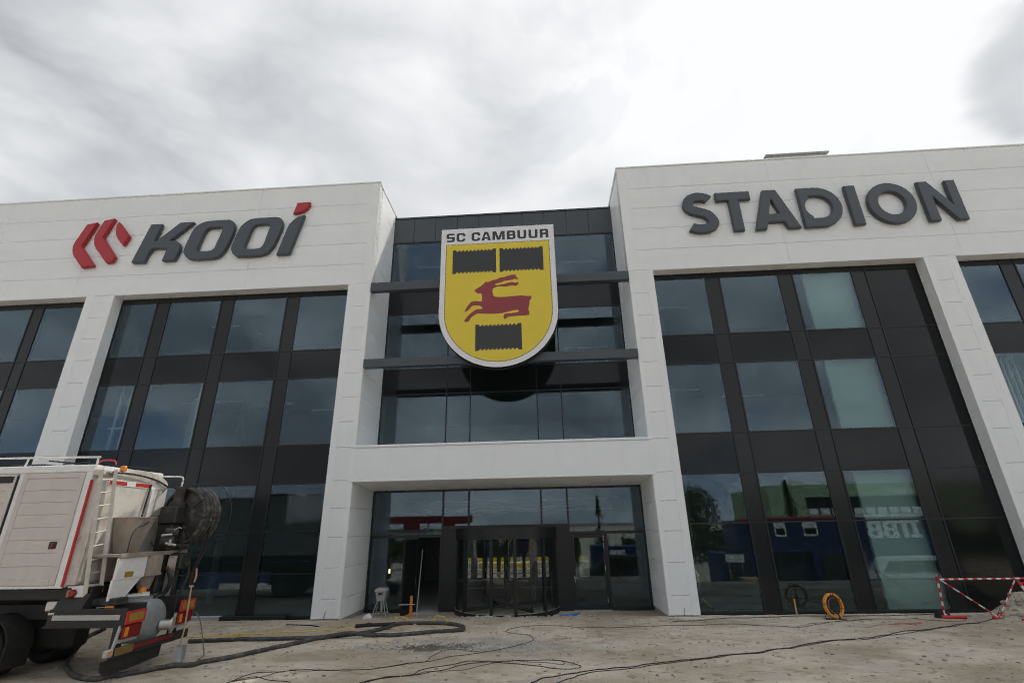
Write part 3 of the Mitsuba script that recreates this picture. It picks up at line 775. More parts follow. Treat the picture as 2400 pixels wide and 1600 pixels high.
for b in ((-3.49, -1.62, 12.92, 14.08), (-1.47, 0.39, 12.92, 14.08), (-2.485, -0.61, 9.41, 10.55)):
    obj('block', extr(block(*b), -0.4305, -0.4265), 'm_board_black', sh)
obj('deer', extr(smooth_ring([[-0.96, 12.77], [-0.77, 12.76], [-0.8, 12.69], [-0.69, 12.56], [-0.71, 12.53], [-0.89, 12.57], [-0.92, 12.52], [-1.28, 12.49], [-1.41, 12.42], [-1.64, 12.38], [-1.67, 12.34], [-1.64, 12.31], [-1.53, 12.31], [-1.28, 12.35], [-1.02, 12.42], [-0.94, 12.43], [-0.93, 12.4], [-0.78, 12.38], [-0.68, 12.41], [-0.67, 12.37], [-0.72, 12.32], [-0.74, 12.23], [-0.93, 12.25], [-1.12, 12.25], [-1.14, 12.21], [-1.28, 12.22], [-1.5, 12.25], [-1.65, 12.22], [-1.76, 12.15], [-1.78, 12.07], [-1.77, 11.93], [-1.74, 11.82], [-1.65, 11.76], [-1.32, 11.74], [-0.83, 11.77], [-0.56, 11.78], [-0.32, 11.73], [-0.2, 11.75], [-0.16, 11.71], [-0.17, 11.63], [-0.25, 11.53], [-0.26, 11.34], [-0.31, 11.16], [-0.31, 11.11], [-0.27, 11.03], [-0.28, 10.91], [-0.31, 10.88], [-0.55, 10.87], [-0.8, 10.87], [-0.96, 10.86], [-1.14, 10.84], [-1.22, 10.8], [-1.26, 10.73], [-1.3, 10.75], [-1.33, 10.82], [-1.32, 10.92], [-1.28, 10.98], [-1.19, 11.0], [-0.94, 11.0], [-0.73, 11.04], [-0.68, 11.08], [-0.72, 11.12], [-0.87, 11.13], [-1.03, 11.1], [-1.33, 11.02], [-1.56, 11.0], [-1.83, 11.0], [-2.12, 11.03], [-2.39, 11.05], [-2.5, 11.0], [-2.66, 10.87], [-2.72, 10.8], [-2.73, 10.73], [-2.8, 10.69], [-2.95, 10.69], [-2.94, 10.75], [-2.82, 10.93], [-2.6, 11.14], [-2.44, 11.24], [-2.19, 11.24], [-2.19, 11.28], [-2.26, 11.37], [-2.37, 11.41], [-2.55, 11.41], [-2.64, 11.39], [-2.71, 11.3], [-2.78, 11.2], [-2.89, 11.15], [-2.93, 11.14], [-2.93, 11.19], [-2.84, 11.37], [-2.72, 11.53], [-2.63, 11.6], [-2.46, 11.61], [-2.25, 11.57], [-2.21, 11.61], [-2.21, 11.89], [-2.27, 11.97], [-2.41, 11.94], [-2.44, 12.01], [-2.52, 12.05], [-2.53, 12.09], [-2.48, 12.16], [-2.3, 12.26], [-2.14, 12.39], [-2.09, 12.48], [-2.03, 12.49], [-1.95, 12.47], [-1.76, 12.55], [-1.59, 12.58], [-1.4, 12.68], [-1.37, 12.64], [-1.18, 12.71]], 1), -0.4305, -0.4265), 'm_board_red', sh)


# square-shouldered capitals on the white band
def sq(cx, w, z0=14.51, z1=14.945):
    """corner points of a glyph box"""
    return cx, cx + w, z0, z1


LS, CR = 0.115, 0.12


def rr(x0, x1, z0, z1, r=CR):
    return sbox(x0 + r, z0 + r, x1 - r, z1 - r).buffer(r, 8)


def glyph(ch, x0, x1, z0=14.51, z1=14.945):
    t, zm = LS, (z0 + z1) / 2
    ring = rr(x0, x1, z0, z1).difference(rr(x0 + t, x1 - t, z0 + 0.085, z1 - 0.085, 0.05))
    if ch == 'C':
        return ring.difference(sbox(x1 - t - 0.02, zm - 0.065, x1 + 0.1, zm + 0.055))
    if ch == 'S':
        h = 0.087
        top = rr(x0, x1, zm - h / 2, z1, 0.10).difference(rr(x0 + t, x1 + 0.3, zm + h / 2, z1 - h, 0.03))
        bot = rr(x0, x1, z0, zm + h / 2, 0.10).difference(rr(x0 - 0.3, x1 - t, z0 + h, zm - h / 2, 0.03))
        g = unary_union([top, bot])
        return g
    if ch == 'A':
        m = (x0 + x1) / 2
        return Polygon([(m - 0.075, z1), (m + 0.075, z1), (x1, z0), (x1 - 0.13, z0), (x1 - 0.165, z0 + 0.09), (x0 + 0.165, z0 + 0.09), (x0 + 0.13, z0), (x0, z0)]).difference(Polygon([(m, z1 - 0.10), (m + 0.075, z0 + 0.165), (m - 0.075, z0 + 0.165)]))
    if ch == 'M':
        m = (x0 + x1) / 2
        return Polygon([(x0, z0), (x0 + t, z0), (x0 + t, z1 - 0.16), (m - 0.06, z0), (m + 0.06, z0), (x1 - t, z1 - 0.16), (x1 - t, z0), (x1, z0), (x1, z1), (x1 - 0.16, z1), (m, z0 + 0.13), (x0 + 0.16, z1), (x0, z1)])
    if ch == 'U':
        return unary_union([rr(x0, x1, z0, z1).intersection(sbox(x0, z0, x1, zm)), sbox(x0, zm, x1, z1)]).difference(unary_union([rr(x0 + t, x1 - t, z0 + 0.09, z1, 0.05), sbox(x0 + t, zm, x1 - t, z1 + 0.1)]))
    body = unary_union([rr(x0, x1 - 0.012, zm - 0.03, z1, 0.10), sbox(x0, z0, x0 + t, z1), sbox(x0, zm - 0.03, x0 + 0.2, z1)])
    if ch == 'B':
        body = unary_union([body, rr(x0, x1, z0, zm + 0.04, 0.10), sbox(x0, z0, x0 + 0.2, zm)])
        return body.difference(unary_union([rr(x0 + t, x1 - t - 0.01, zm + 0.045, z1 - 0.085, 0.03), rr(x0 + t, x1 - t, z0 + 0.085, zm - 0.04, 0.03)]))
    body = unary_union([body, rr(x1 - t - 0.012, x1 - 0.012, z0 - 0.2, zm + 0.03, 0.05).intersection(sbox(x0, z0, x1 + 1, z1)), sbox(x1 - t - 0.012, z0, x1 - 0.012, zm - 0.05), sbox(x0 + t, zm - 0.06, x1 - 0.08, zm + 0.03)])
    return body.difference(rr(x0 + t, x1 - t - 0.012, zm + 0.03, z1 - 0.085, 0.03))


for ch, x0, x1 in (('S', -3.795, -3.42), ('C', -3.345, -2.955), ('C', -2.685, -2.30), ('A', -2.255, -1.83), ('M', -1.77, -1.23), ('B', -1.135, -0.76), ('U', -0.68, -0.29), ('U', -0.195, 0.20), ('R', 0.30, 0.675)):
    obj('letter', extr(glyph(ch, x0, x1), -0.4235, -0.4195), 'm_board_black', sh)


# ------------------------------------------------------------------ the pump truck on the left (side facing the camera y = -7.1, rear towards +x)
YN, YF = -7.1, -4.85
tr = thing('pump_truck', 'dusty white mortar pump truck with ladder, hoppers and hose reel at its open rear', 'truck')
xb = -10.76
body = obj('body', [cb(-17.5, xb, YN + 0.045, YF, 1.80, 4.47, 0.02), cb(-17.5, xb + 0.002, YN, YN + 0.06, 4.30, 4.475, 0.02), cb(-10.93, xb + 0.002, YN, YN + 0.06, 1.80, 4.30, 0.012),
                    cb(-12.62, -12.50, YN + 0.01, YN + 0.06, 1.80, 4.30, 0.01), cb(-17.5, xb, YN, YN + 0.06, 1.79, 1.845, 0.01)], 'm_truck_white', tr)
obj('edge_tape', [bx(xb - 0.012, xb + 0.022, YN - 0.006, YN + 0.05, 1.82, 4.12)], 'm_tape_red', tr)
for x0, x1 in ((-12.50, -10.94), (-14.4, -12.66)):
    sdr = obj('roller_door', [bx(x0 + 0.13, x1 - 0.13, YN + 0.026, YN + 0.04, 1.96, 4.2), cb(x0, x0 + 0.13, YN - 0.012, YN + 0.05, 1.85, 4.29, 0.012), cb(x1 - 0.13, x1, YN - 0.012, YN + 0.05, 1.85, 4.29, 0.012),
                          cb(x0 + 0.13, x1 - 0.13, YN - 0.010, YN + 0.05, 4.17, 4.29, 0.012), cb(x0 + 0.13, x1 - 0.13, YN - 0.010, YN + 0.05, 1.85, 1.97, 0.012)], 'm_shutter', tr)
    for i in range(8):
        z = 1.97 + 0.275 * i
        obj('slat', cb(x0 + 0.13, x1 - 0.13, YN + 0.004, YN + 0.03, z + 0.003, z + 0.272, 0.003), 'm_shutter', sdr)
    obj('latch', [cb(x1 - 0.40, x1 - 0.21, YN - 0.006, YN + 0.02, 2.60, 2.76, 0.02)], 'm_grimy', sdr)
    obj('latch_handle', [cb(x1 - 0.345, x1 - 0.265, YN - 0.022, YN - 0.004, 2.63, 2.73, 0.008)], 'm_lamp_red', sdr)
obj('door_rail', [bx(-12.655, -12.625, YN - 0.012, YN + 0.02, 1.85, 4.25), bx(-14.4, -12.72, YN - 0.02, YN + 0.02, 4.09, 4.24)], 'm_black', tr)
obj('roof_rail', [tube(spline([(-17, YN + 0.05, 4.70), (-14, YN + 0.05, 4.69), (-11.0, YN + 0.05, 4.655), (-10.82, YN + 0.05, 4.645), (-10.775, YN + 0.05, 4.60), (-10.77, YN + 0.05, 4.45)], 0.1), 0.022, 8)] +
    [tube([(x, YN + 0.05, 4.45), (x + 0.05, YN + 0.05, 4.69)], 0.02, 8) for x in (-15.2, -12.62)], 'm_truck_white', tr)
obj('roof_rail', [tube(spline([(-10.98, YN + 0.3, 4.5), (-10.92, YN + 0.3, 4.60), (-10.62, YN + 0.35, 4.60), (-10.55, YN + 0.35, 4.5)], 0.05), 0.018, 8)], 'm_tape_red', tr, label='red grab rail on the roof edge')
obj('roof_gear', [tube([(-12.5, YN + 0.5, 4.66), (-11.2, YN + 0.6, 4.52)], 0.02, 6), tube([(-12.3, YN + 0.7, 4.60), (-11.4, YN + 0.5, 4.60)], 0.015, 6), tube([(-11.6, -5.8, 4.62), (-10.2, -5.4, 4.52)], 0.012, 6), cb(-13.8, -12.8, -6.4, -5.2, 4.47, 4.62, 0.04)], 'm_black', tr)
# silo rear: bowed sheet with a rounded crown
arcp = [(-7.02, 1.85)] + [(-5.96 + 1.06 * math.sin(a) * (1 if a < 0 else 1), 4.10 + 0.34 * math.cos(a)) for a in np.linspace(-math.pi / 2, math.pi / 2, 18)] + [(-4.9, 1.85)]
silo = obj('silo', [exx(Polygon(arcp), xb + 0.0, -10.52), exx(Polygon(arcp).buffer(-0.06), -10.53, -10.47)], 'm_cream', tr, label='dusty cream rear of the silo')
obj('top_tape', [cb(-10.475, -10.455, -6.98, -5.05, 4.00, 4.13, 0.004)], 'm_truck_white', tr)
obj('tape_red', [bx(-10.458, -10.451, y, y + 0.52, 4.02, 4.11) for y in (-6.9, -6.1)], 'm_tape_red', tr)
obj('rim_pipe', [tube(spline([(-10.42, -6.95, 4.30), (-10.40, -6.2, 4.30), (-10.40, -5.5, 4.22), (-10.42, -5.0, 4.08)], 0.1), 0.024, 8), tube([(-10.43, -5.62, 4.1), (-10.40, -5.75, 3.0)], 0.022, 8)], 'm_grimy', tr)
obj('stiffener', [cb(-10.475, -10.42, -5.56, -5.46, 2.6, 4.0, 0.01)], 'm_truck_white', tr)
obj('grab_rail', tube(spline([(-10.4, -5.35, 4.33), (-10.3, -5.1, 4.35), (-10.12, -4.98, 4.35), (-10.08, -4.95, 4.30), (-10.08, -4.95, 4.1)], 0.05), 0.022, 8), 'm_truck_white', tr)
obj('beacon', [lathe([(0, 0), (0.075, 0), (0.07, 0.10), (0.05, 0.13), (0, 0.135)], (-10.50, -6.55, 4.36), n=16)], 'm_orange', tr)
obj('corner_bracket', [cb(-10.76, -10.50, -7.10, -6.92, 4.22, 4.36, 0.02), cb(-10.62, -10.40, -7.02, -6.7, 4.28, 4.33, 0.01)], 'm_cream', tr)
# ladder leaning on the rear
LT, LB = np.array([-10.42, -7.25, 4.29]), np.array([-10.30, -6.93, 1.60])
wv = np.array([0.05, 0.34, 0.06])
lad = obj('ladder', [tube([LB + o, LT + o], 0.055, 4) for o in (0 * wv, wv)], 'm_ladder', tr)
for k in range(9):
    c = LB + (LT - LB) * (0.06 + 0.108 * k)
    obj('rung', tube([c, c + wv], 0.017, 8), 'm_ladder', lad)
    obj('rung_plug', tube([c - wv * 0.11, c - wv * 0.06], 0.022, 8), 'm_black', lad)
# rear platform with hoppers and pumps
obj('platform', [cb(-10.55, -9.72, -6.90, -4.70, 2.40, 2.46, 0.008), cb(-9.76, -9.70, -6.90, -4.70, 2.37, 2.47, 0.008)], 'm_hopper', tr)
obj('apron', [cb(-9.80, -9.74, -6.88, -6.02, 1.92, 2.38, 0.01), exx(Polygon([(-6.88, 1.92), (-6.05, 1.92), (-6.25, 1.72), (-6.4, 1.55), (-6.88, 1.50)]), -9.82, -9.77)], 'm_truck_white', tr)
obj('warning_sticker', bx(-9.745, -9.733, -6.62, -6.38, 1.955, 2.07), 'm_tape_yellow', tr)
obj('warning_sticker', bx(-9.745, -9.733, -6.37, -6.22, 1.955, 2.07), 'm_board_white', tr, label='white half of the sticker')
hp = []
for (x0, x1, y0, y1, z0), (u0, u1, w0, w1, z1) in (((-10.43, -9.88, -6.46, -6.06, 2.88), (-10.45, -9.80, -6.50, -5.98, 3.25)), ((-10.36, -9.98, -6.40, -6.10, 2.47), (-10.43, -9.88, -6.46, -6.06, 2.88))):
    hp.append(trimesh.convex.convex_hull(np.array([(x, y, z0) for x in (x0, x1) for y in (y0, y1)] + [(x, y, z1) for x in (u0, u1) for y in (w0, w1)])))
hp.append(cb(-10.47, -9.78, -6.52, -5.96, 3.245, 3.275, 0.008))
obj('hopper', hp, 'm_hopper', tr)
obj('hopper_cable', tube(spline([(-9.79, -6.2, 3.16), (-9.74, -6.4, 3.08), (-9.72, -6.62, 3.02), (-9.72, -6.72, 2.8), (-9.73, -6.72, 2.48)], 0.05), 0.014, 6), 'm_black', tr)
mot = [cb(-10.1, -9.62, -5.55, -4.95, 3.12, 3.55, 0.03), cyl((-9.85, -5.25, 3.55), (-9.85, -5.25, 3.66), 0.20), cyl((-9.85, -5.25, 3.66), (-9.85, -5.25, 4.0), 0.13), cyl((-9.85, -5.25, 4.0), (-9.85, -5.25, 4.06), 0.17), cb(-10.1, -9.7, -5.5, -5.0, 2.46, 3.12, 0.04)]
obj('gearbox', mot, 'm_grimy', tr)
mp = [cyl((-9.75, -5.75, 2.72), (-9.55, -5.55, 2.72), 0.12), cyl((-9.7, -5.7, 2.92), (-9.5, -5.5, 2.92), 0.10), cyl((-9.62, -5.05, 2.62), (-9.62, -5.05, 3.02), 0.14, 18), cyl((-9.62, -5.05, 2.98), (-9.62, -5.05, 3.06), 0.18, 18), cyl((-9.62, -5.05, 2.56), (-9.62, -5.05, 2.62), 0.22, 8)]
obj('pump', mp, 'm_grimy', tr)
obj('pump_valve', [tube([(-9.60, -5.75, 2.66), (-9.45, -5.55, 2.60)], 0.03, 8), cyl((-9.52, -5.68, 2.60), (-9.52, -5.68, 2.74), 0.035), tube([(-9.62, -5.9, 2.84), (-9.5, -5.7, 2.86)], 0.028, 8)], 'm_steel', tr)
obj('motor', [cb(-9.86, -9.40, -5.30, -4.95, 2.02, 2.40, 0.04), cyl((-9.41, -5.12, 2.20), (-9.34, -5.12, 2.20), 0.11)], 'm_grimy', tr)
obj('discharge_pipe', [cyl((-9.9, -5.75, 1.95), (-9.9, -5.75, 2.40), 0.28, 20), cyl((-9.9, -5.75, 1.62), (-9.9, -5.75, 1.95), 0.13, 20, 0.20), cyl((-9.9, -5.75, 1.93), (-9.9, -5.75, 1.97), 0.31, 20), cyl((-9.7, -5.35, 2.15), (-9.55, -5.25, 2.15), 0.2)], 'm_hopper', tr)
obj('pipework', [cb(-10.35, -9.75, -5.55, -4.95, 1.5, 2.36, 0.04), cyl((-9.72, -5.1, 1.55), (-9.72, -5.1, 2.0), 0.12, 14), tube(spline([(-9.6, -5.5, 2.1), (-9.5, -5.4, 1.8), (-9.62, -5.35, 1.5), (-9.8, -5.5, 1.35)], 0.05), 0.05, 8),
    ], 'm_grimy', tr)
obj('pipework', [tube(spline([(-9.5, -4.95, 2.3), (-9.38, -4.95, 1.9), (-9.45, -5.0, 1.5), (-9.4, -5.1, 1.2)], 0.05), 0.035, 8), cb(-9.7, -9.3, -5.45, -5.0, 1.15, 1.42, 0.03)], 'm_grimy', tr)
obj('tray', cb(-10.3, -9.6, -6.85, -6.5, 1.40, 1.55, 0.02), 'm_grimy', tr)
obj('hand_lever', [tube([(-9.62, -5.66, 2.9), (-9.42, -5.6, 3.02), (-9.36, -5.58, 3.0)], 0.014, 6), tube([(-9.55, -4.98, 3.62), (-9.30, -4.9, 3.66)], 0.012, 6)], 'm_steel', tr)
obj('frame_post', [cb(-9.72, -9.58, -5.34, -5.20, 1.35, 2.05, 0.01)], 'm_greytank', tr)
# hose reel
RCX, RCY, RCZ = -9.72, -4.85, 3.30
reel = obj('hose_reel', [lathe([(0, -0.32), (0.35, -0.32), (0.66, -0.24), (0.66, 0.24), (0.35, 0.30), (0, 0.30)], (RCX, RCY, RCZ), (0.18, 1, 0))], 'm_grimy', tr)
ax = np.array([0.18, 1, 0]) / np.linalg.norm([0.18, 1, 0])
e1, e2 = np.array([ax[1], -ax[0], 0]), np.array([0, 0, 1.0])
ring = lambda r, o, n=40: [np.array([RCX, RCY, RCZ]) + ax * o + r * (math.cos(t) * e1 + math.sin(t) * e2) for t in np.linspace(0, 2 * math.pi, n, endpoint=False)]
for k in range(7):
    obj('wound_hose', tube(ring(0.70 + 0.02 * math.sin(k * 2.1), -0.26 + 0.085 * k), 0.045, 8, closed=True), 'm_hose', reel)
for o in (-0.42, 0.44):
    obj('hoop', tube(ring(0.92, o), 0.010, 6, closed=True), 'm_grimy', reel)
    obj('spoke', [tube([np.array([RCX, RCY, RCZ]) + ax * o * 0.8 + 0.45 * (math.cos(t) * e1 + math.sin(t) * e2), np.array([RCX, RCY, RCZ]) + ax * o + 0.92 * (math.cos(t) * e1 + math.sin(t) * e2)], 0.013, 6) for t in (0.5, 1.8, 3.1, 4.3, 5.5)], 'm_black', reel)
obj('hanging_hose', [tube(spline([(-9.10, -4.9, 3.2), (-9.06, -4.95, 2.8), (-9.12, -5.05, 2.2), (-9.16, -5.1, 1.95)], 0.08), 0.03, 8), tube(spline([(-9.02, -4.95, 3.1), (-9.0, -5.0, 2.6), (-9.1, -5.1, 2.0)], 0.08), 0.02, 8), cyl((-9.17, -5.1, 1.62), (-9.16, -5.1, 1.95), 0.06, 12)], 'm_rubber', tr)
obj('coupling', [tube(spline([(-9.08, -5.1, 2.02), (-9.05, -5.1, 1.85), (-9.06, -5.12, 1.7)], 0.05), 0.022, 8)], 'm_copper', tr)
obj('air_line', tube(spline([(-10.3, -6.3, 1.95), (-10.2, -6.4, 1.9), (-10.0, -6.5, 1.75), (-9.85, -6.45, 1.55), (-9.75, -6.4, 1.45)], 0.06), 0.035, 8), 'm_pinkhose', tr)
# under the deck: grey pressure vessel with dished end, orange cone, pipes
obj('pressure_tank', [cyl((-9.80, -6.0, 0.98), (-9.35, -6.0, 0.98), 0.46, 32), lathe([(0.46, 0), (0.42, 0.06), (0.3, 0.12), (0.15, 0.15), (0, 0.16)], (-9.352, -6.0, 0.98), (1, 0, 0)), cyl((-9.85, -6.0, 1.40), (-9.85, -6.0, 1.47), 0.36, 24)], 'm_greytank', tr)
obj('tank_pipe', [cyl((-9.2, -5.85, 0.86), (-8.98, -5.75, 0.86), 0.11, 18), cyl((-9.0, -5.76, 0.86), (-8.95, -5.74, 0.86), 0.15, 18), tube([(-9.9, -6.3, 1.52), (-9.6, -6.1, 1.52)], 0.06, 10), tube([(-9.62, -6.12, 1.52), (-9.5, -6.02, 1.52)], 0.08, 10)], 'm_steel', tr)
obj('marker_cone', [lathe([(0, 0), (0.11, 0), (0.07, 0.2), (0, 0.21)], (-9.75, -5.95, 1.48), n=16)], 'm_orange', tr)
obj('chassis', [cb(-17.5, -9.2, -6.55, -6.40, 1.10, 1.42, 0.01), cb(-17.5, -9.2, -5.45, -5.30, 1.10, 1.42, 0.01), cb(-17.5, -10.6, YN + 0.1, YF - 0.05, 1.55, 1.79, 0.02), cb(-11.2, -10.2, -6.9, -5.0, 1.45, 1.8, 0.02), cb(-13.4, -11.0, -6.2, -5.7, 0.45, 1.1, 0.06)], 'm_black', tr)
obj('side_board', [cb(-10.86, -9.08, YN - 0.02, YN + 0.06, 1.05, 1.38, 0.012), cb(-10.9, -9.08, YN - 0.035, YN + 0.08, 1.02, 1.06, 0.01), exx(Polygon([(-7.1, 1.38), (-6.7, 1.38), (-6.7, 1.66), (-6.95, 1.66)]), -10.8, -10.15)], 'm_black', tr)
obj('side_stripe', bx(-10.74, -9.20, YN - 0.028, YN - 0.018, 1.17, 1.27), 'm_spreader', tr)
obj('frame_block', [cb(-10.72, -10.3, -6.98, -6.5, 1.52, 1.83, 0.01)], 'm_truck_white', tr)
obj('marker_lamp', [lathe([(0, -0.05), (0.075, -0.05), (0.08, 0), (0.05, 0.05), (0, 0.06)], (-10.52, -7.02, 1.68), (0.4, -1, 0), 16)], 'm_lamp_red', tr)
obj('marker_lamp', [cb(-10.66, -10.58, -7.04, -6.96, 1.60, 1.75, 0.02)], 'm_tape_yellow', tr, label='amber part of the side lamp')
obj('valve_block', [cb(-11.05, -10.82, -7.05, -6.8, 1.34, 1.52, 0.02), cyl((-10.8, -7.0, 1.40), (-10.7, -7.04, 1.40), 0.04), cyl((-10.86, -7.1, 1.30), (-10.72, -7.1, 1.30), 0.03)], 'm_cream', tr)
obj('screwdriver', [tube([(-9.86, YN + 0.06, 1.395), (-9.66, YN + 0.06, 1.40)], 0.008, 6)], 'm_steel', tr)
obj('screwdriver_grip', [tube([(-9.66, YN + 0.06, 1.402), (-9.47, YN + 0.06, 1.405)], 0.02, 8)], 'm_orange', tr)
for y0, y1, s in ((-7.12, -6.58, 0), (-5.46, -4.93, 1)):
    pl = obj('reflector_plate', cb(-9.07, -9.045, y0, y1, 1.075, 1.325, 0.004), 'm_tape_red', tr)
    obj('plate_field', bx(-9.046, -9.04, y0 + 0.075, y1 - 0.055, 1.125, 1.28), 'm_tape_yellow', pl)
    lm = obj('tail_light', cb(-9.14, -9.06, y0 + 0.02, y1 - 0.02, 0.80, 1.06, 0.02), 'm_lamp_red', tr)
    obj('indicator', bx(-9.062, -9.054, y0 + 0.05, y0 + 0.15, 0.84, 1.02), 'm_orange', lm)
    obj('lamp_bracket', [exx(Polygon([(y0 - 0.02, 1.06), (y0 + 0.03, 1.06), (y0 - 0.08, 0.50), (y0 - 0.13, 0.50)]), -9.16, -9.12), cb(-9.2, -9.14, y0, y1, 0.72, 0.80, 0.01)], 'm_spreader', tr)
    obj('hanger', [cb(-9.30, -9.18, y0 + (0.0 if not s else 0.02), y0 + 0.2, 0.52, 1.1, 0.01)], 'm_black', tr)
obj('underrun_bar', [cb(-9.20, -9.08, -7.22, -4.95, 0.46, 0.64, 0.012)], 'm_black', tr)
obj('bar_stripe', bx(-9.082, -9.072, -6.72, -5.50, 0.55, 0.625), 'm_lamp_red', tr)
obj('number_plate', cb(-9.08, -9.06, -7.20, -6.72, 0.51, 0.66, 0.006), 'm_plate', tr)
obj('corner_reflector', cb(-9.16, -9.06, -7.42, -7.24, 0.52, 0.66, 0.02), 'm_spreader', tr)
obj('corner_amber', bx(-9.062, -9.052, -7.37, -7.30, 0.555, 0.625), 'm_orange', tr)
obj('spray_flap', [exx(Polygon([(-7.42, 0.46), (-5.75, 0.46), (-5.78, 0.22), (-7.1, 0.16), (-7.3, 0.2), (-7.4, 0.3)]), -9.16, -9.13)], 'm_rubber', tr)
WP = [(0, -0.15), (0.26, -0.15), (0.30, -0.10), (0.44, -0.16), (0.50, -0.13), (0.525, -0.09), (0.525, 0.09), (0.50, 0.13), (0.44, 0.16), (0.30, 0.14), (0, 0.14)]
for y in (-6.92, -6.58, -5.37, -5.03):
    w = obj('wheel', lathe(WP, (-12.30, y, 0.525), (0, 1, 0), 36), 'm_rubber', tr)
    obj('hub', lathe([(0, 0.02), (0.12, 0.0), (0.25, 0.05), (0.29, 0.10), (0.2, 0.12), (0, 0.12)], (-12.30, y - 0.16 if y < -6 else y + 0.02, 0.525), (0, 1, 0), 24), 'm_steel', w)
a = np.linspace(math.radians(-5), math.radians(160), 20)
mg = Polygon([(-12.30 + 0.66 * math.cos(t), 0.60 + 0.66 * math.sin(t)) for t in a] + [(-12.30 + 0.63 * math.cos(t), 0.60 + 0.63 * math.sin(t)) for t in a[::-1]])
obj('mudguard', [extr(mg, YN + 0.02, YN + 0.62), cb(-11.70, -11.66, YN + 0.02, YN + 0.62, 0.22, 0.66, 0.008)], 'm_rubber', tr)

# shovel and iron bar leaning at the truck's rear
sv = thing('shovel', 'shovel with wooden shaft leaning on the rear of the pump truck', 'shovel')
P0, P1 = np.array([-8.84, -5.43, 0.03]), np.array([-9.02, -5.25, 1.62])
obj('shaft', [tube(spline([P0 + (P1 - P0) * 0.2 + np.array([-.03, -.02, 0]), P0 + (P1 - P0) * 0.33 + np.array([-.02, 0, 0]), P0 + (P1 - P0) * 0.45, P1], 0.05), 0.019, 8), tube([P1 + np.array([-0.045, -0.03, 0]), P1 + np.array([0.045, 0.03, 0])], 0.02, 8)], 'm_wood', sv)
ux, uy = np.linspace(-1, 1, 9), np.linspace(0, 1, 11)
vv, ff = [], []
for b in uy:
    wd = 0.115 * math.sqrt(max(0.02, 1 - max(0, (b - 0.45) / 0.55) ** 2)) if b > 0.45 else 0.115
    for u in ux:
        dsh = 0.03 * u * u - 0.028 * math.exp(-(u / 0.18) ** 2) * (1 - b)
        vv.append((P0[0] - 0.05 + 0.12 * (b) + u * wd * 0.9, P0[1] + 0.06 - 0.12 * b - dsh + u * wd * 0.35, 0.36 - 0.345 * b))
for i in range(10):
    for k in range(8):
        q = i * 9 + k
        ff += [(q, q + 1, q + 10), (q, q + 10, q + 9)]
bl = trimesh.Trimesh(vv, ff, process=False)
bk = bl.copy(); bk.vertices = bk.vertices + np.array([0, 0.006, 0.0]); bk.invert()
obj('blade', [bl, bk], 'm_blade', sv, smooth=True)
single('iron_bar', [tube(spline([(-8.98, -4.98, 1.0), (-8.78, -5.0, 0.8), (-8.50, -5.1, 0.22), (-8.46, -5.12, 0.07), (-8.54, -5.2, 0.02)], 0.05), 0.014, 6)], 'm_pipe', 'thin bent iron bar leaning right of the shovel behind the truck', 'bar')

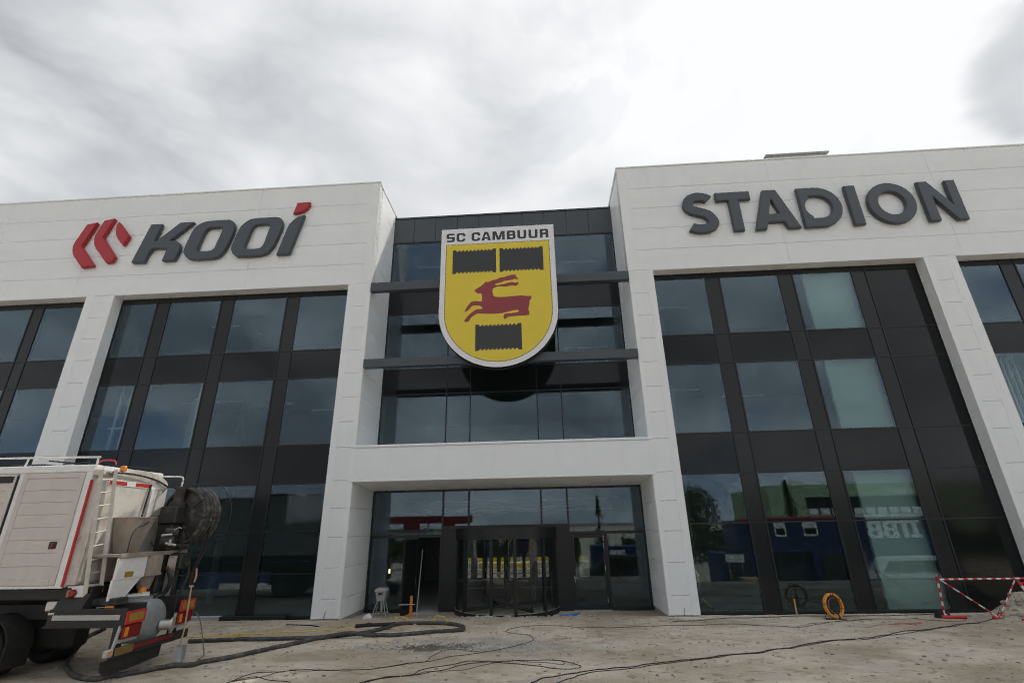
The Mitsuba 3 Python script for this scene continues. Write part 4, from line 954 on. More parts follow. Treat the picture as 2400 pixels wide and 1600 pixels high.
# ------------------------------------------------------------------ hoses and cables on the sand
CB = {"hose":[[-12.09,-3.99],[-12.31,-4.29],[-12.03,-4.92],[-11.5,-5.61],[-10.9,-6.18],[-10.26,-6.66],[-9.78,-6.84],[-9.44,-6.78],[-8.66,-5.96],[-8.32,-5.7],[-8.0,-5.33],[-7.62,-5.0],[-7.32,-4.54],[-7.15,-4.16],[-6.96,-3.86],[-6.66,-3.32],[-6.15,-2.82],[-5.74,-2.52],[-5.32,-2.15],[-5.01,-1.76],[-4.8,-1.1],[-4.43,-0.97],[-3.95,-0.99],[-3.36,-1.05],[-2.92,-1.19],[-2.6,-1.59],[-2.62,-2.0],[-3.02,-2.2],[-3.63,-2.38],[-4.35,-2.65],[-5.13,-2.72],[-5.88,-2.84],[-6.52,-2.96],[-7.12,-3.03],[-8.12,-3.13],[-9.11,-3.23],[-10.12,-3.31]],"hose_end":[[-6.06,-1.39],[-5.72,-1.32],[-5.34,-1.25],[-4.88,-1.04]],"yellow":[[-10.74,-2.59],[-10.05,-2.46],[-9.57,-2.33],[-9.4,-2.15],[-8.75,-2.21],[-8.14,-2.07],[-7.13,-1.82],[-6.07,-1.36]],"yellow2":[[-10.89,-2.53],[-10.41,-2.5],[-9.66,-2.38],[-9.05,-2.27]],"arch1":[[-5.13,-0.47],[-4.57,-0.37]],"arch2":[[-3.86,-0.34],[-3.29,-0.11]],"c1":[[-6.57,-7.05],[-6.49,-6.43],[-6.07,-6.31],[-5.56,-6.19],[-4.95,-6.19],[-4.34,-6.18],[-3.91,-6.12],[-3.44,-5.79],[-2.92,-5.38],[-2.35,-5.01],[-1.74,-4.64],[-1.23,-4.28],[-0.88,-4.0],[-0.56,-3.6],[-0.43,-3.17],[-0.65,-2.58],[-1.08,-2.36],[-1.26,-2.04],[-1.02,-1.57],[-0.47,-1.37],[0.2,-1.29],[0.75,-1.48],[1.45,-1.68],[5.3,-1.42],[6.18,-1.61],[7.22,-1.81],[7.9,-1.55],[8.85,-1.03],[9.97,-0.76],[11.38,-0.67]],"c2":[[-6.63,-7.05],[-6.17,-6.7],[-5.9,-6.33],[-5.67,-6.14],[-5.44,-6.1],[-4.74,-6.19],[-4.03,-6.15],[-3.6,-5.95],[-3.26,-5.69],[-2.89,-5.33],[-2.81,-4.88],[-2.64,-4.4],[-2.33,-4.33],[-2.03,-4.49],[-1.75,-4.55]],"c3":[[-3.86,-7.05],[-3.63,-6.86],[-3.24,-6.76],[-2.84,-6.55],[-2.4,-6.22],[-2.0,-5.79],[-1.54,-5.57],[-1.0,-5.5],[-0.38,-5.39],[0.32,-5.53],[0.57,-5.73],[0.67,-5.96],[0.53,-6.11],[0.22,-6.15],[-0.17,-5.97],[-0.66,-5.74],[-1.2,-5.58],[-1.84,-5.49],[-2.18,-5.71],[-2.63,-5.93],[-2.82,-6.14],[-2.92,-6.55],[-3.27,-6.67],[-3.68,-6.92],[-3.77,-7.1]],"c4":[[-3.78,-7.07],[-3.36,-6.73],[-2.91,-6.56],[-2.69,-6.35],[-2.32,-6.25],[-1.86,-6.15],[-1.51,-5.8],[-1.0,-5.47],[-0.54,-5.51],[-0.13,-5.64],[0.23,-5.8],[0.33,-5.68],[0.24,-5.5]],"c5":[[-0.38,-7.11],[-0.09,-6.8],[0.21,-6.59],[0.55,-6.5],[0.99,-6.24],[4.05,-5.08],[4.55,-4.91],[5.12,-4.73],[5.71,-4.42],[6.41,-4.01],[6.93,-3.78],[7.43,-3.59],[7.88,-3.51],[8.39,-3.34],[8.98,-3.0],[9.57,-2.67],[10.28,-2.5],[11.17,-2.07],[11.98,-1.7],[12.62,-1.41],[13.38,-0.93],[13.99,-0.54]],"c6":[[0.12,-7.12],[0.45,-6.81],[0.97,-6.4],[4.03,-5.14],[5.09,-4.79],[6.36,-4.12],[7.39,-3.66],[8.07,-3.59],[8.94,-3.12],[10.11,-2.63],[11.43,-2.01],[12.54,-1.51]],"c7":[[3.85,-0.82],[4.81,-0.65],[5.63,-0.46],[6.69,-0.35],[7.8,-0.15],[8.81,-0.18],[9.51,-0.28],[10.53,-0.25],[11.34,-0.15],[12.14,-0.08],[13.12,0.23],[14.04,0.75]],"c8":[[-6.56,-7.02],[-6.37,-6.7],[-6.24,-6.66],[-5.85,-6.86],[-5.28,-7.06]],"c9":[[7.13,-1.81],[8.03,-1.3],[9.05,-1.09],[9.75,-0.81],[10.74,-0.69],[11.3,-0.73],[11.65,-1.1],[12.27,-1.21],[12.76,-0.75]],"c10":[[-8.6,-0.8],[-8.19,-0.82],[-7.82,-0.83],[-7.34,-1.1]],"red":[[9.0,-1.97],[9.46,-1.82],[9.92,-1.6],[10.16,-1.51],[10.38,-1.6],[10.46,-1.87],[11.08,-1.41]]}
def lay(pts, r, lift=0.0, step=0.07, n=8):
    q = spline(pts, step)
    q = q + (meshkit.fbm(np.stack([q[:, 0] * 2.3, q[:, 1] * 2.3, 0 * q[:, 0]], -1), 3, 4)[:, None] - 0.5) * np.array([0.05, 0.05])
    return tube(np.column_stack([q, gz(q[:, 0], q[:, 1]) + r * 0.85 + lift]), r, n)
hq = spline([p for p in CB['hose']], 0.07)
s = np.concatenate([[0], np.cumsum(np.linalg.norm(np.diff(hq, axis=0), axis=1))])
hz = gz(hq[:, 0], hq[:, 1]) + 0.048
hz[:14] += np.linspace(0.45, 0.03, 14)
cross = np.hypot(hq[:, 0] + 5.7, hq[:, 1] + 2.75)
hz += np.where((s > s.max() * 0.7), 0.085 * np.exp(-(cross / 0.45) ** 2), 0)
single('pump_hose', tube(np.column_stack([hq, hz]), 0.055, 12), 'm_hose', 'thick grey mortar hose looping from under the truck across the sand', 'hose', smooth=True)
q = spline(CB['hose_end'], 0.07)
single('hose_end', [tube(np.column_stack([q, gz(q[:, 0], q[:, 1]) + 0.05]), 0.05, 12), tube(np.column_stack([q[4:7], gz(q[4:7, 0], q[4:7, 1]) + 0.05]), 0.062, 12)], 'm_rubber', 'short black hose end with coupling joining the thick hose', 'hose')
single('water_hose', [lay(CB['yellow'], 0.014)], 'm_yellow_hose', 'long yellow hose running from the truck to the black hose end', 'hose', smooth=True)
single('water_hose', [lay(CB['yellow2'], 0.013)], 'm_yellow_hose', 'short yellow hose right behind the truck, beside the longer one', 'hose', smooth=True)
for k, (n, lab) in enumerate((('arch1', 'yellow hose arching up from the sand before the orange stake'), ('arch2', 'yellow hose arching up before the dark open doorway'))):
    (x0, y0), (x1, y1) = CB[n]
    pts = [(x0 + (x1 - x0) * t, y0 + (y1 - y0) * t, gz(x0, y0) + 0.0 + 0.15 * math.sin(math.pi * min(1, t * (1.0 if k == 0 else 1.25)) ** 0.8)) for t in np.linspace(0, 1, 14)]
    single('water_hose', [tube(pts, 0.016, 8)], 'm_yellow_hose', lab, 'hose', smooth=True)
lab = {'c1': 'thin black cable winding over the sand past the grey grit patch towards the right', 'c2': 'thin black cable doubling the winding one in the left foreground', 'c3': 'black cable lying in a long flat loop in the middle foreground',
       'c4': 'thinner black cable inside the long flat loop', 'c5': 'black cable running from the bottom edge to the red and white barrier', 'c6': 'second black cable beside the one running to the barrier',
       'c7': 'black cable along the foot of the right glass front', 'c8': 'short black cable at the bottom edge left of the loops', 'c9': 'thin black cable curving behind the orange duct coil', 'c10': 'dark hose scrap at the foot of the left glass front'}
for n, r in (('c1', 0.0079), ('c2', 0.0065), ('c3', 0.0086), ('c4', 0.0058), ('c5', 0.0108), ('c6', 0.0086), ('c7', 0.0115), ('c8', 0.0072), ('c9', 0.0058), ('c10', 0.016)):
    single('cable', [lay(CB[n], r, n=6)], 'm_cable', lab[n], 'cable')
tp = []
for k, (i0, i1) in enumerate(((0, 2), (2, 4), (3, 6), (4, 5), (5, 7))):
    a, b = np.array(CB['red'][min(i0, 5)]), np.array(CB['red'][min(i1, 6)])
    tp.append(lay([tuple(a), tuple((a + b) / 2 + nrng.normal(0, 0.05, 2)), tuple(a * 0.15 + b * 0.85 + nrng.normal(0, 0.03, 2))], 0.007 + 0.004 * (k % 2), n=5))
single('warning_tape', tp, 'm_paint_red', 'torn bits of dull red tape lying on the sand right of the duct coil', 'tape')

# ------------------------------------------------------------------ by the entrance
sp = thing('spreader', 'grey salt spreader bin with lid on a four legged stand left of the door', 'spreader')
zb = float(gz(-6.25, 1.65))
cx, cy = -6.24, 1.66
top = trimesh.convex.convex_hull(np.array([(cx + sx * 0.20, cy + sy * 0.17, zb + 0.86) for sx in (-1, 1) for sy in (-1, 1)] + [(cx + sx * 0.135, cy + sy * 0.12, zb + 0.52) for sx in (-1, 1) for sy in (-1, 1)]))
obj('bin', [top], 'm_spreader', sp)
obj('lid', [trimesh.convex.convex_hull(np.array([(cx + sx * 0.235, cy + sy * 0.20, z) for sx in (-1, 1) for sy in (-1, 1) for z in (zb + 0.865, zb + 0.885)] + [(cx + sx * 0.17, cy + sy * 0.13, zb + 0.96) for sx in (-1, 1) for sy in (-1, 1)])),
            cb(cx - 0.235, cx + 0.235, cy - 0.2, cy + 0.2, zb + 0.85, zb + 0.87, 0.004)], 'm_spreader', sp)
obj('badge', [bx(cx - 0.08, cx + 0.08, cy - 0.166, cy - 0.150, zb + 0.74, zb + 0.81)], 'm_grimy', sp)
for sx in (-1, 1):
    for sy in (-1, 1):
        obj('leg', tube([(cx + sx * 0.12, cy + sy * 0.10, zb + 0.54), (cx + sx * 0.27, cy + sy * 0.2, zb - 0.02)], 0.016, 6), 'm_spreader', sp)
obj('brace', [tube([(cx - 0.235, cy - 0.175, zb + 0.13), (cx + 0.235, cy - 0.175, zb + 0.13)], 0.012, 6), tube([(cx - 0.235, cy + 0.175, zb + 0.13), (cx + 0.235, cy + 0.175, zb + 0.13)], 0.012, 6)], 'm_spreader', sp)
obj('spinner', [cyl((cx + 0.03, cy, zb + 0.16), (cx + 0.03, cy, zb + 0.5), 0.045, 14), cyl((cx + 0.03, cy, zb + 0.42), (cx + 0.03, cy, zb + 0.46), 0.07, 14)], 'm_steel', sp)
sk = thing('wooden_post', 'orange wooden post with triangular foot standing before the open door leaf', 'post')
zb = float(gz(-4.85, 0.75))
obj('upright', cb(-4.90, -4.81, 0.70, 0.76, zb - 0.02, zb + 0.72, 0.004), 'm_stake', sk)
obj('foot', [extr(Polygon([(-5.10, zb - 0.01), (-4.80, zb - 0.01), (-4.81, zb + 0.14), (-4.90, zb + 0.2)]), 0.77, 0.80)], 'm_stake', sk)
obj('cross_rod', [tube([(-5.30, 0.68, zb + 0.44), (-4.70, 0.68, zb + 0.45)], 0.014, 6)], 'm_steel', sk)
single('aluminium_lath', [tube([(-4.70, 0.9, float(gz(-4.7, 0.9)) - 0.01), (-4.83, 2.0, 2.1)], 0.018, 4)], 'm_steel', 'long thin metal lath leaning up beside the open door leaf', 'lath')
q = spline([(0.45, 1.18), (0.62, 1.22), (0.85, 1.35), (1.05, 1.50), (1.12, 1.55)], 0.05)
bt = []
for i, (x, y) in enumerate(q):
    w = 0.12 * (0.75 + 0.5 * math.sin(i * 1.3) ** 2)
    bt.append((x, y, float(gz(x, y)) + 0.03 + 0.01 * math.sin(i * 2.0)))
m = tube(bt, [0.03 + 0.03 * abs(math.sin(0.5 + i * 0.9)) for i in range(len(bt))], 8)
single('blue_sheet', m, 'm_blue_tarp', 'crumpled strip of blue plastic lying right of the revolving door', 'plastic', smooth=True)
single('door_sill_block', [cb(-5.2, -4.15, 1.95, 2.4, -0.3, -0.12, 0.01)], 'm_concrete', 'concrete step block before the dark doorway', 'step')
wl = obj('wall_lamp', cb(-6.36, -6.29, 2.72, 2.76, 1.20, 1.36, 0.01), 'm_pale')
scene[wl]['emitter'] = {'type': 'area', 'radiance': {'type': 'rgb', 'value': [1.1, 0.85, 0.5]}}
labels[wl] = {'label': 'small warm lit lamp behind the left entrance glass', 'category': 'lamp'}
single('scrap_bag', trimesh.convex.convex_hull(np.array([(-6.35 + 0.16 * nrng.normal() * 0.6, 0.75 + 0.1 * nrng.normal() * 0.6, float(gz(-6.35, 0.75)) + 0.10 * abs(nrng.normal())) for _ in range(24)])), 'm_board_white', 'crumpled white plastic scrap on the sand before the grey spreader', 'scrap')
# dark planter troughs at the foot of the left bay
for x0, x1, mt, lb in ((-11.52, -9.18, 'm_alu', 'dark metal trough at the foot of the left glass front'), (-13.1, -11.56, 'm_spreader', 'grey metal trough left of the dark one, half behind the truck')):
    single('trough', [cb(x0, x1, 0.20, 0.42, -0.22, 0.10, 0.01), cb(x0 - 0.01, x1 + 0.01, 0.18, 0.44, 0.085, 0.11, 0.008)], mt, lb, 'trough')

# ------------------------------------------------------------------ orange duct coil on its stand
dc = thing('duct_coil', 'coil of orange duct on a black wire stand on the right', 'coil')
C0 = np.array([8.93, -0.70, 0.375])
na = np.array([0.30, -0.94, 0.10]); na /= np.linalg.norm(na)
ea = np.cross([0, 0, 1], na); ea /= np.linalg.norm(ea)
eb = np.cross(na, ea)
cr = lambda r, o=0: [C0 + na * o + r * (math.cos(t) * ea + math.sin(t) * eb) for t in np.linspace(0, 2 * math.pi, 48, endpoint=False)]
for r, o in ((0.325, 0.0), (0.308, 0.034), (0.308, -0.034), (0.335, 0.03), (0.335, -0.03)):
    obj('winding', tube(cr(r, o), 0.020, 8, closed=True), 'm_duct', dc, smooth=True)
for t in (95, 35, 170, -18, -75):
    t = math.radians(t)
    c = C0 + 0.322 * (math.cos(t) * ea + math.sin(t) * eb)
    rad = (c - C0) / 0.322
    obj('cable_tie', tube([c + 0.062 * (math.cos(u) * rad + math.sin(u) * na) for u in np.linspace(0, 2 * math.pi, 14, endpoint=False)], 0.007, 5, closed=True), 'm_cable', dc)
b0 = np.array([0, 0, 0.0])
obj('stand', [tube([C0 - na * 0.10 + eb * 0.40, C0 - na * 0.10 - eb * 0.365], 0.012, 6), tube([C0 + na * 0.10 + eb * 0.34, C0 + na * 0.10 - eb * 0.365], 0.012, 6), tube([C0 - na * .1, C0 + na * .1], 0.012, 6),
              tube([(8.58, -0.78, 0.015), (9.16, -0.86, 0.015)], 0.012, 6), tube([(8.62, -0.58, 0.015), (9.10, -0.62, 0.015)], 0.012, 6),
              tube(spline([(8.60, -0.78, 0.015), (8.58, -0.78, 0.10), (8.66, -0.76, 0.16), (8.80, -0.74, 0.26)], 0.04), 0.012, 6), tube([(8.70, -0.66, 0.16), (8.93, -0.70, 0.375)], 0.014, 6)], 'm_cable', dc)
obj('inner_cable', [tube(cr(0.20, 0.02)[8:40], 0.006, 5)], 'm_copper', dc)

# ------------------------------------------------------------------ red and white barrier
def striped(a, b, r, part, parent, n=10, first=0, sq=False):
    a, b = np.array(a, float), np.array(b, float)
    key = obj(part, cyl(a, b, r * 0.96, 10), 'm_bar_red', parent)
    for i in range(n):
        p, q = a + (b - a) * i / n, a + (b - a) * (i + 1) / n
        obj('band', cyl(p, q, r, 12), 'm_bar_white' if (i + first) % 2 else 'm_bar_red', key)
ba = thing('barrier', 'red and white barred site barrier before the right glass front', 'barrier')
g0 = float(gz(12.4, -0.7))
striped((12.07, -1.0, 1.12), (12.16, -0.72, 0.10), 0.028, 'post', ba, 8)
obj('post_cap', cyl((12.065, -1.005, 1.12), (12.06, -1.01, 1.19), 0.034, 12), 'm_bar_red', ba)
striped((12.12, -1.0, 1.10), (14.6, -1.02, 1.10), 0.024, 'rail', ba, 18, 1)
striped((12.14, -1.0, 1.09), (13.52, -0.95, 0.06), 0.020, 'brace', ba, 9, 1)
obj('foot', [cyl((12.02, -0.78, 0.045), (12.72, -0.80, 0.045), 0.042, 12)], 'm_bar_red', ba)
bl = obj('ballast_block', [trimesh.convex.convex_hull(np.array([(12.13 + sx * 0.19, -0.66 + sy * 0.1, 0.0) for sx in (-1, 1) for sy in (-1, 1)] + [(12.15 + sx * 0.14, -0.66 + sy * 0.08, 0.22) for sx in (-1, 1) for sy in (-1, 1)]))], 'm_rubber', ba)
obj('tag', bx(12.12, 12.21, -0.763, -0.752, 0.09, 0.125), 'm_board_white', bl)
bb = thing('barrier', 'second red and white barrier standing against the sand heap at the right edge', 'barrier')
striped((14.32, -1.0, 1.05), (13.66, -0.88, 0.08), 0.018, 'brace', bb, 8, 1)
striped((14.36, -1.03, 1.06), (14.78, -1.10, -0.02), 0.034, 'post', bb, 7)
obj('foot', [cyl((13.36, -0.98, 0.045), (14.35, -0.62, 0.06), 0.040, 12), cyl((13.95, -1.25, 0.03), (14.6, -1.3, 0.03), 0.038, 12)], 'm_bar_red', bb)
striped((14.42, -1.03, 0.98), (15.8, -1.2, 0.92), 0.016, 'rail', bb, 10)
obj('strap', tube(spline([(14.4, -1.03, 1.0), (14.55, -1.05, 0.85), (14.85, -1.08, 0.78), (15.2, -1.1, 0.85)], 0.06), 0.022, 6), 'm_bar_red', bb)
mk = thing('marker_peg', 'thin wooden marker peg with orange top left of the duct coil', 'peg')
obj('peg', cb(7.875, 7.915, -0.43, -0.39, -0.02, 0.40, 0.004), 'm_wood', mk)
obj('painted_top', cb(7.873, 7.917, -0.432, -0.388, 0.40, 0.54, 0.004), 'm_orange', mk)

# ------------------------------------------------------------------ pebbles, clods and litter on the sand
def clod(r, k):
    m = trimesh.creation.icosphere(subdivisions=1, radius=1.0)
    v = m.vertices * (0.7 + 0.6 * meshkit.noise(m.vertices * 1.7 + k * 3.1)[:, None])
    return v * r, m.faces


def strew(n, area, rlo, rhi, flat, seed):
    g = np.random.default_rng(seed)
    V, F, o = [], [], 0
    kinds = [clod(1.0, k) for k in range(6)]
    for _ in range(n):
        x, y = area(g)
        r = rlo * (rhi / rlo) ** (g.random() ** 2.2)
        v, f = kinds[g.integers(6)]
        a = g.random() * 6.28
        c, s = math.cos(a), math.sin(a)
        sx, sy, sz = r * g.uniform(0.8, 1.5), r * g.uniform(0.7, 1.1), r * flat * g.uniform(0.7, 1.2)
        w = np.stack([(v[:, 0] * sx) * c - (v[:, 1] * sy) * s + x, (v[:, 0] * sx) * s + (v[:, 1] * sy) * c + y, v[:, 2] * sz], 1)
        V.append(w); F.append(f + o); o += len(v)
        w[:, 2] += float(gz(x, y)) + sz * 0.25
    return trimesh.Trimesh(np.vstack(V), np.vstack(F), process=False)


def uni(x0, x1, y0, y1):
    return lambda g: (g.uniform(x0, x1), g.uniform(y0, y1))


def gau(cx, cy, sx, sy):
    return lambda g: (g.normal(cx, sx), g.normal(cy, sy))


scene['m_stone'] = P(speck((0.30, 0.275, 0.235), 0.3, 9.0, 0.35, 3.0), 0.9, 0.2)
scene['m_clod'] = P(speck((0.175, 0.145, 0.105), 0.3, 9.0, 0.3, 3.0), 0.9, 0.2)
scene['m_heap'] = P(speck((0.125, 0.112, 0.092), 0.3, 9.0, 0.3, 3.0), 0.9, 0.2)
scene['m_grit'] = P(speck((0.40, 0.39, 0.36), 0.3, 9.0, 0.4, 4.0), 0.9, 0.2)
for n, ar, a, b, fl, mt, lb in ((1500, uni(-12, 15, -7.6, -0.1), 0.008, 0.05, 0.6, 'm_stone', 'pebbles scattered over the whole sandy forecourt'),
                                (1300, uni(-12, 15, -7.6, 0.2), 0.006, 0.045, 0.35, 'm_clod', 'dark clods and scraps trodden into the sand'),
                                (1800, gau(-1.4, -3.85, 1.5, 0.5), 0.005, 0.026, 0.6, 'm_grit', 'pale grit of the emptied mortar heap'),
                                (700, gau(-2.9, -4.02, 0.8, 0.2), 0.008, 0.034, 0.45, 'm_heap', 'dark wet lumps in the mortar heap'),
                                (420, gau(-1.6, 0.55, 1.9, 0.22), 0.015, 0.09, 0.6, 'm_stone', 'stones and rubble along the revolving door'),
                                (260, gau(14.6, -0.8, 0.6, 0.35), 0.015, 0.09, 0.7, 'm_stone', 'lumps on the sand heap')):
    k = obj('gravel', strew(n, ar, a, b, fl, n), mt)
    labels[k] = {'label': lb, 'category': 'gravel', 'kind': 'stuff'}

# ------------------------------------------------------------------ a man walking inside, seen through the glass beside the right column
def bones(J, bs, grow=0.0, ref=0.03, it=8):
    parts = []
    for a, b in bs:
        (pa, ra), (pb, rb) = J[a], J[b]
        parts.append(m3.Manifold.batch_hull([m3.Manifold.sphere(ra + grow, 16).translate(pa), m3.Manifold.sphere(rb + grow, 16).translate(pb)]))
    m = parts[0]
    for p in parts[1:]:
        m = m + p
    q = m.refine_to_length(ref).to_mesh()
    t = trimesh.Trimesh(q.vert_properties[:, :3], q.tri_verts, process=True)
    return trimesh.smoothing.filter_taubin(t, iterations=it)


PX, PY, PZ = 5.34, 1.3, -0.12
J = {k: ((PX + x, PY + y, PZ + z), r) for k, (x, y, z, r) in dict(
    pelvis=(0, 0, 0.94, 0.135), hipn=(-0.01, -0.09, 0.90, 0.095), hipf=(-0.01, 0.09, 0.90, 0.095), belly=(-0.03, 0, 1.10, 0.125), chest=(-0.07, 0, 1.30, 0.145),
    shn=(-0.09, -0.17, 1.41, 0.065), shf=(-0.09, 0.17, 1.41, 0.065), neck=(-0.11, 0, 1.50, 0.055), neck2=(-0.14, 0, 1.57, 0.055), head=(-0.16, 0, 1.66, 0.088), crown=(-0.145, 0, 1.70, 0.086), jaw=(-0.205, 0, 1.585, 0.045), nose=(-0.262, 0, 1.64, 0.014), brow=(-0.225, 0, 1.66, 0.045),
    ear1=(-0.15, -0.09, 1.645, 0.018), ear2=(-0.15, 0.09, 1.645, 0.018),
    kneen=(0.10, -0.10, 0.50, 0.062), anklen=(0.40, -0.10, 0.20, 0.042), heeln=(0.44, -0.10, 0.16, 0.035), toen=(0.34, -0.10, 0.05, 0.03),
    kneef=(-0.20, 0.10, 0.50, 0.062), anklef=(-0.28, 0.10, 0.09, 0.042), heelf=(-0.25, 0.10, 0.05, 0.038), toef=(-0.44, 0.10, 0.035, 0.032),
    elbn=(0.09, -0.23, 1.15, 0.043), wrn=(0.03, -0.24, 0.91, 0.030), palmn=(0.02, -0.24, 0.85, 0.032), elbf=(-0.17, 0.23, 1.14, 0.043), wrf=(-0.34, 0.22, 0.97, 0.030), palmf=(-0.38, 0.22, 0.93, 0.032)).items()}
for s, (hx, hz, dx, dz, y) in {'n': (0.02, 0.84, -0.012, -0.045, -0.24), 'f': (-0.39, 0.92, -0.035, -0.028, 0.22)}.items():
    for k in range(4):
        o = (k - 1.5) * 0.021
        L = (0.95, 1.1, 1.05, 0.8)[k]
        J[f'f{s}{k}a'] = ((PX + hx + o * 0.6, PY + y + o, PZ + hz), 0.010)
        J[f'f{s}{k}b'] = ((PX + hx + o * 0.6 + dx * L, PY + y + o, PZ + hz + dz * L), 0.009)
        J[f'f{s}{k}c'] = ((PX + hx + o * 0.6 + dx * L * 1.8 - 0.012, PY + y + o, PZ + hz + dz * L * 1.7), 0.0085)
    J[f't{s}a'] = ((PX + hx - 0.02, PY + y - 0.02, PZ + hz + 0.02), 0.012)
    J[f't{s}b'] = ((PX + hx - 0.055, PY + y - 0.03, PZ + hz - 0.03), 0.010)
bl = [('pelvis', 'hipn'), ('pelvis', 'hipf'), ('pelvis', 'belly'), ('belly', 'chest'), ('chest', 'shn'), ('chest', 'shf'), ('chest', 'neck'), ('neck', 'neck2'), ('neck2', 'head'), ('head', 'crown'), ('head', 'jaw'), ('brow', 'nose'), ('head', 'brow'), ('head', 'ear1'), ('head', 'ear2'),
      ('hipn', 'kneen'), ('kneen', 'anklen'), ('anklen', 'heeln'), ('anklen', 'toen'), ('hipf', 'kneef'), ('kneef', 'anklef'), ('anklef', 'heelf'), ('heelf', 'toef'),
      ('shn', 'elbn'), ('elbn', 'wrn'), ('wrn', 'palmn'), ('shf', 'elbf'), ('elbf', 'wrf'), ('wrf', 'palmf')]
for s in 'nf':
    bl += [(f'palm{s}', f'f{s}{k}a') for k in range(4)] + [(f'f{s}{k}a', f'f{s}{k}b') for k in range(4)] + [(f'f{s}{k}b', f'f{s}{k}c') for k in range(4)] + [(f'palm{s}', f't{s}a'), (f't{s}a', f't{s}b')]
pn = thing('person', 'man in grey t-shirt and dark shorts walking behind the glass beside the right column', 'person')
obj('body', bones(J, bl, 0.0, 0.02, 6), 'm_skin', pn, smooth=True)
J2 = dict(J)
for s in 'nf':
    (a, ra), (b, rb) = J['sh' + s], J['elb' + s]
    J2['mid' + s] = (tuple(np.array(a) + (np.array(b) - np.array(a)) * 0.62), 0.062)
    (a, ra), (b, rb) = J['hip' + s], J['knee' + s]
    J2['th' + s] = (tuple(np.array(a) + (np.array(b) - np.array(a)) * 0.80), 0.078)
obj('shirt', bones(J2, [('pelvis', 'belly'), ('belly', 'chest'), ('chest', 'shn'), ('chest', 'shf'), ('shn', 'midn'), ('shf', 'midf')], 0.016, 0.03, 5), 'm_shirt', pn, smooth=True)
obj('shorts', bones(J2, [('pelvis', 'hipn'), ('pelvis', 'hipf'), ('hipn', 'thn'), ('hipf', 'thf')], 0.014, 0.03, 5), 'm_shorts', pn, smooth=True)
J3 = {'a': ((PX - 0.135, PY, PZ + 1.705), 0.086), 'b': ((PX - 0.105, PY, PZ + 1.63), 0.07)}
obj('hair', bones(J3, [('a', 'b')], 0.008, 0.02, 4), 'm_hair', pn, smooth=True)
for s in 'nf':
    obj('shoe', bones(J, [('heel' + s, 'toe' + s), ('ankle' + s, 'heel' + s)], 0.012, 0.02, 4), 'm_shoe', pn, smooth=True)

# ------------------------------------------------------------------ what the glass mirrors: the site across the yard, behind the camera
GB = -1.70


def text_back(s, h, x, y, z, xs=1.0):
    """lettering facing the building (+y), read from there: it starts at x and runs towards -x"""
    m = meshkit.text_mesh(s, h, 0.03, True)
    v = m.vertices.copy()
    v[:, 0] -= v[:, 0].min()
    m.vertices = np.stack([x - v[:, 0] * xs, y + v[:, 2], z + v[:, 1]], 1)
    return m


def cabin(x0, x1, y1, z0, z1, lab, windows=(), depth=3.0, rib=0.3):
    t = thing('site_cabin', lab, 'cabin')
    obj('shell', [bx(x0, x1, y1 - depth, y1 - 0.05, z0, z1 - 0.02)], 'm_cabin_blue', t)
    obj('frame', [cb(x0, x0 + 0.16, y1 - 0.16, y1 + 0.02, z0, z1, 0.01), cb(x1 - 0.16, x1, y1 - 0.16, y1 + 0.02, z0, z1, 0.01), cb(x0, x1, y1 - 0.16, y1 + 0.015, z1 - 0.16, z1 - 0.004, 0.01), cb(x0, x1, y1 - 0.16, y1 + 0.015, z0 + 0.004, z0 + 0.14, 0.01)], 'm_cabin_blue', t)
    obj('rib', [cb(x, x + rib * 0.5, y1 - 0.06, y1 - 0.01, z0 + 0.14, z1 - 0.16, 0.012) for x in np.arange(x0 + 0.2, x1 - 0.3, rib) if not any(a - 0.25 < x < b + 0.1 for a, b, *_ in windows)], 'm_cabin_blue', t)
    for a, b, c, d in windows:
        w = obj('window', [cb(a - 0.11, b + 0.11, y1 - 0.05, y1 + 0.03, c - 0.13, c, 0.006), cb(a - 0.11, b + 0.11, y1 - 0.05, y1 + 0.03, d - 0.12, d + 0.28, 0.006), cb(a - 0.11, a, y1 - 0.05, y1 + 0.03, c, d, 0.006), cb(b, b + 0.11, y1 - 0.05, y1 + 0.03, c, d, 0.006)], 'm_pale', t)
        obj('pane', bx(a, b, y1 - 0.03, y1, c, d), 'm_spandrel', w)
    return t


t = cabin(14.1, 22.0, -20.0, 0.72, 2.98, 'blue upper site cabin with two white windows and a red rail', ((16.95, 17.55, 1.9, 2.45), (19.0, 19.8, 1.9, 2.45)))
obj('roof_rail', [tube([(14.1, -20.0, 3.02), (22.0, -20.0, 3.02)], 0.05, 8), bx(14.1, 22, -20.02, -19.98, 2.90, 3.10)], 'm_red', t)
t = cabin(12.6, 16.2, -20.0, GB - 0.02, 0.70, 'blue lower container below the left end of the upper cabin')
obj('doorway', cb(13.0, 14.7, -20.03, -19.96, GB + 0.12, 0.48, 0.01), 'm_board_side', t)  # solid black panel, the shade inside the open container put into its colour
t = cabin(16.3, 19.1, -20.4, GB - 0.02, 0.66, 'blue lower container set back in the middle below the upper cabin')
obj('doorway', cb(16.7, 18.5, -20.43, -20.36, GB + 0.12, 0.48, 0.01), 'm_board_side', t)  # black panel again, coloured as the shaded inside of the container
t = cabin(19.2, 22.0, -20.0, GB - 0.02, 0.70, 'blue lower container below the right end of the upper cabin')
obj('doorway', cb(19.7, 21.3, -20.03, -19.96, GB + 0.12, 0.48, 0.01), 'm_board_side', t)  # black panel, its colour standing for the shade in the opening
t = cabin(22.6, 29.0, -19.6, GB - 0.02, 3.1, 'blue site cabin with four big white letters')
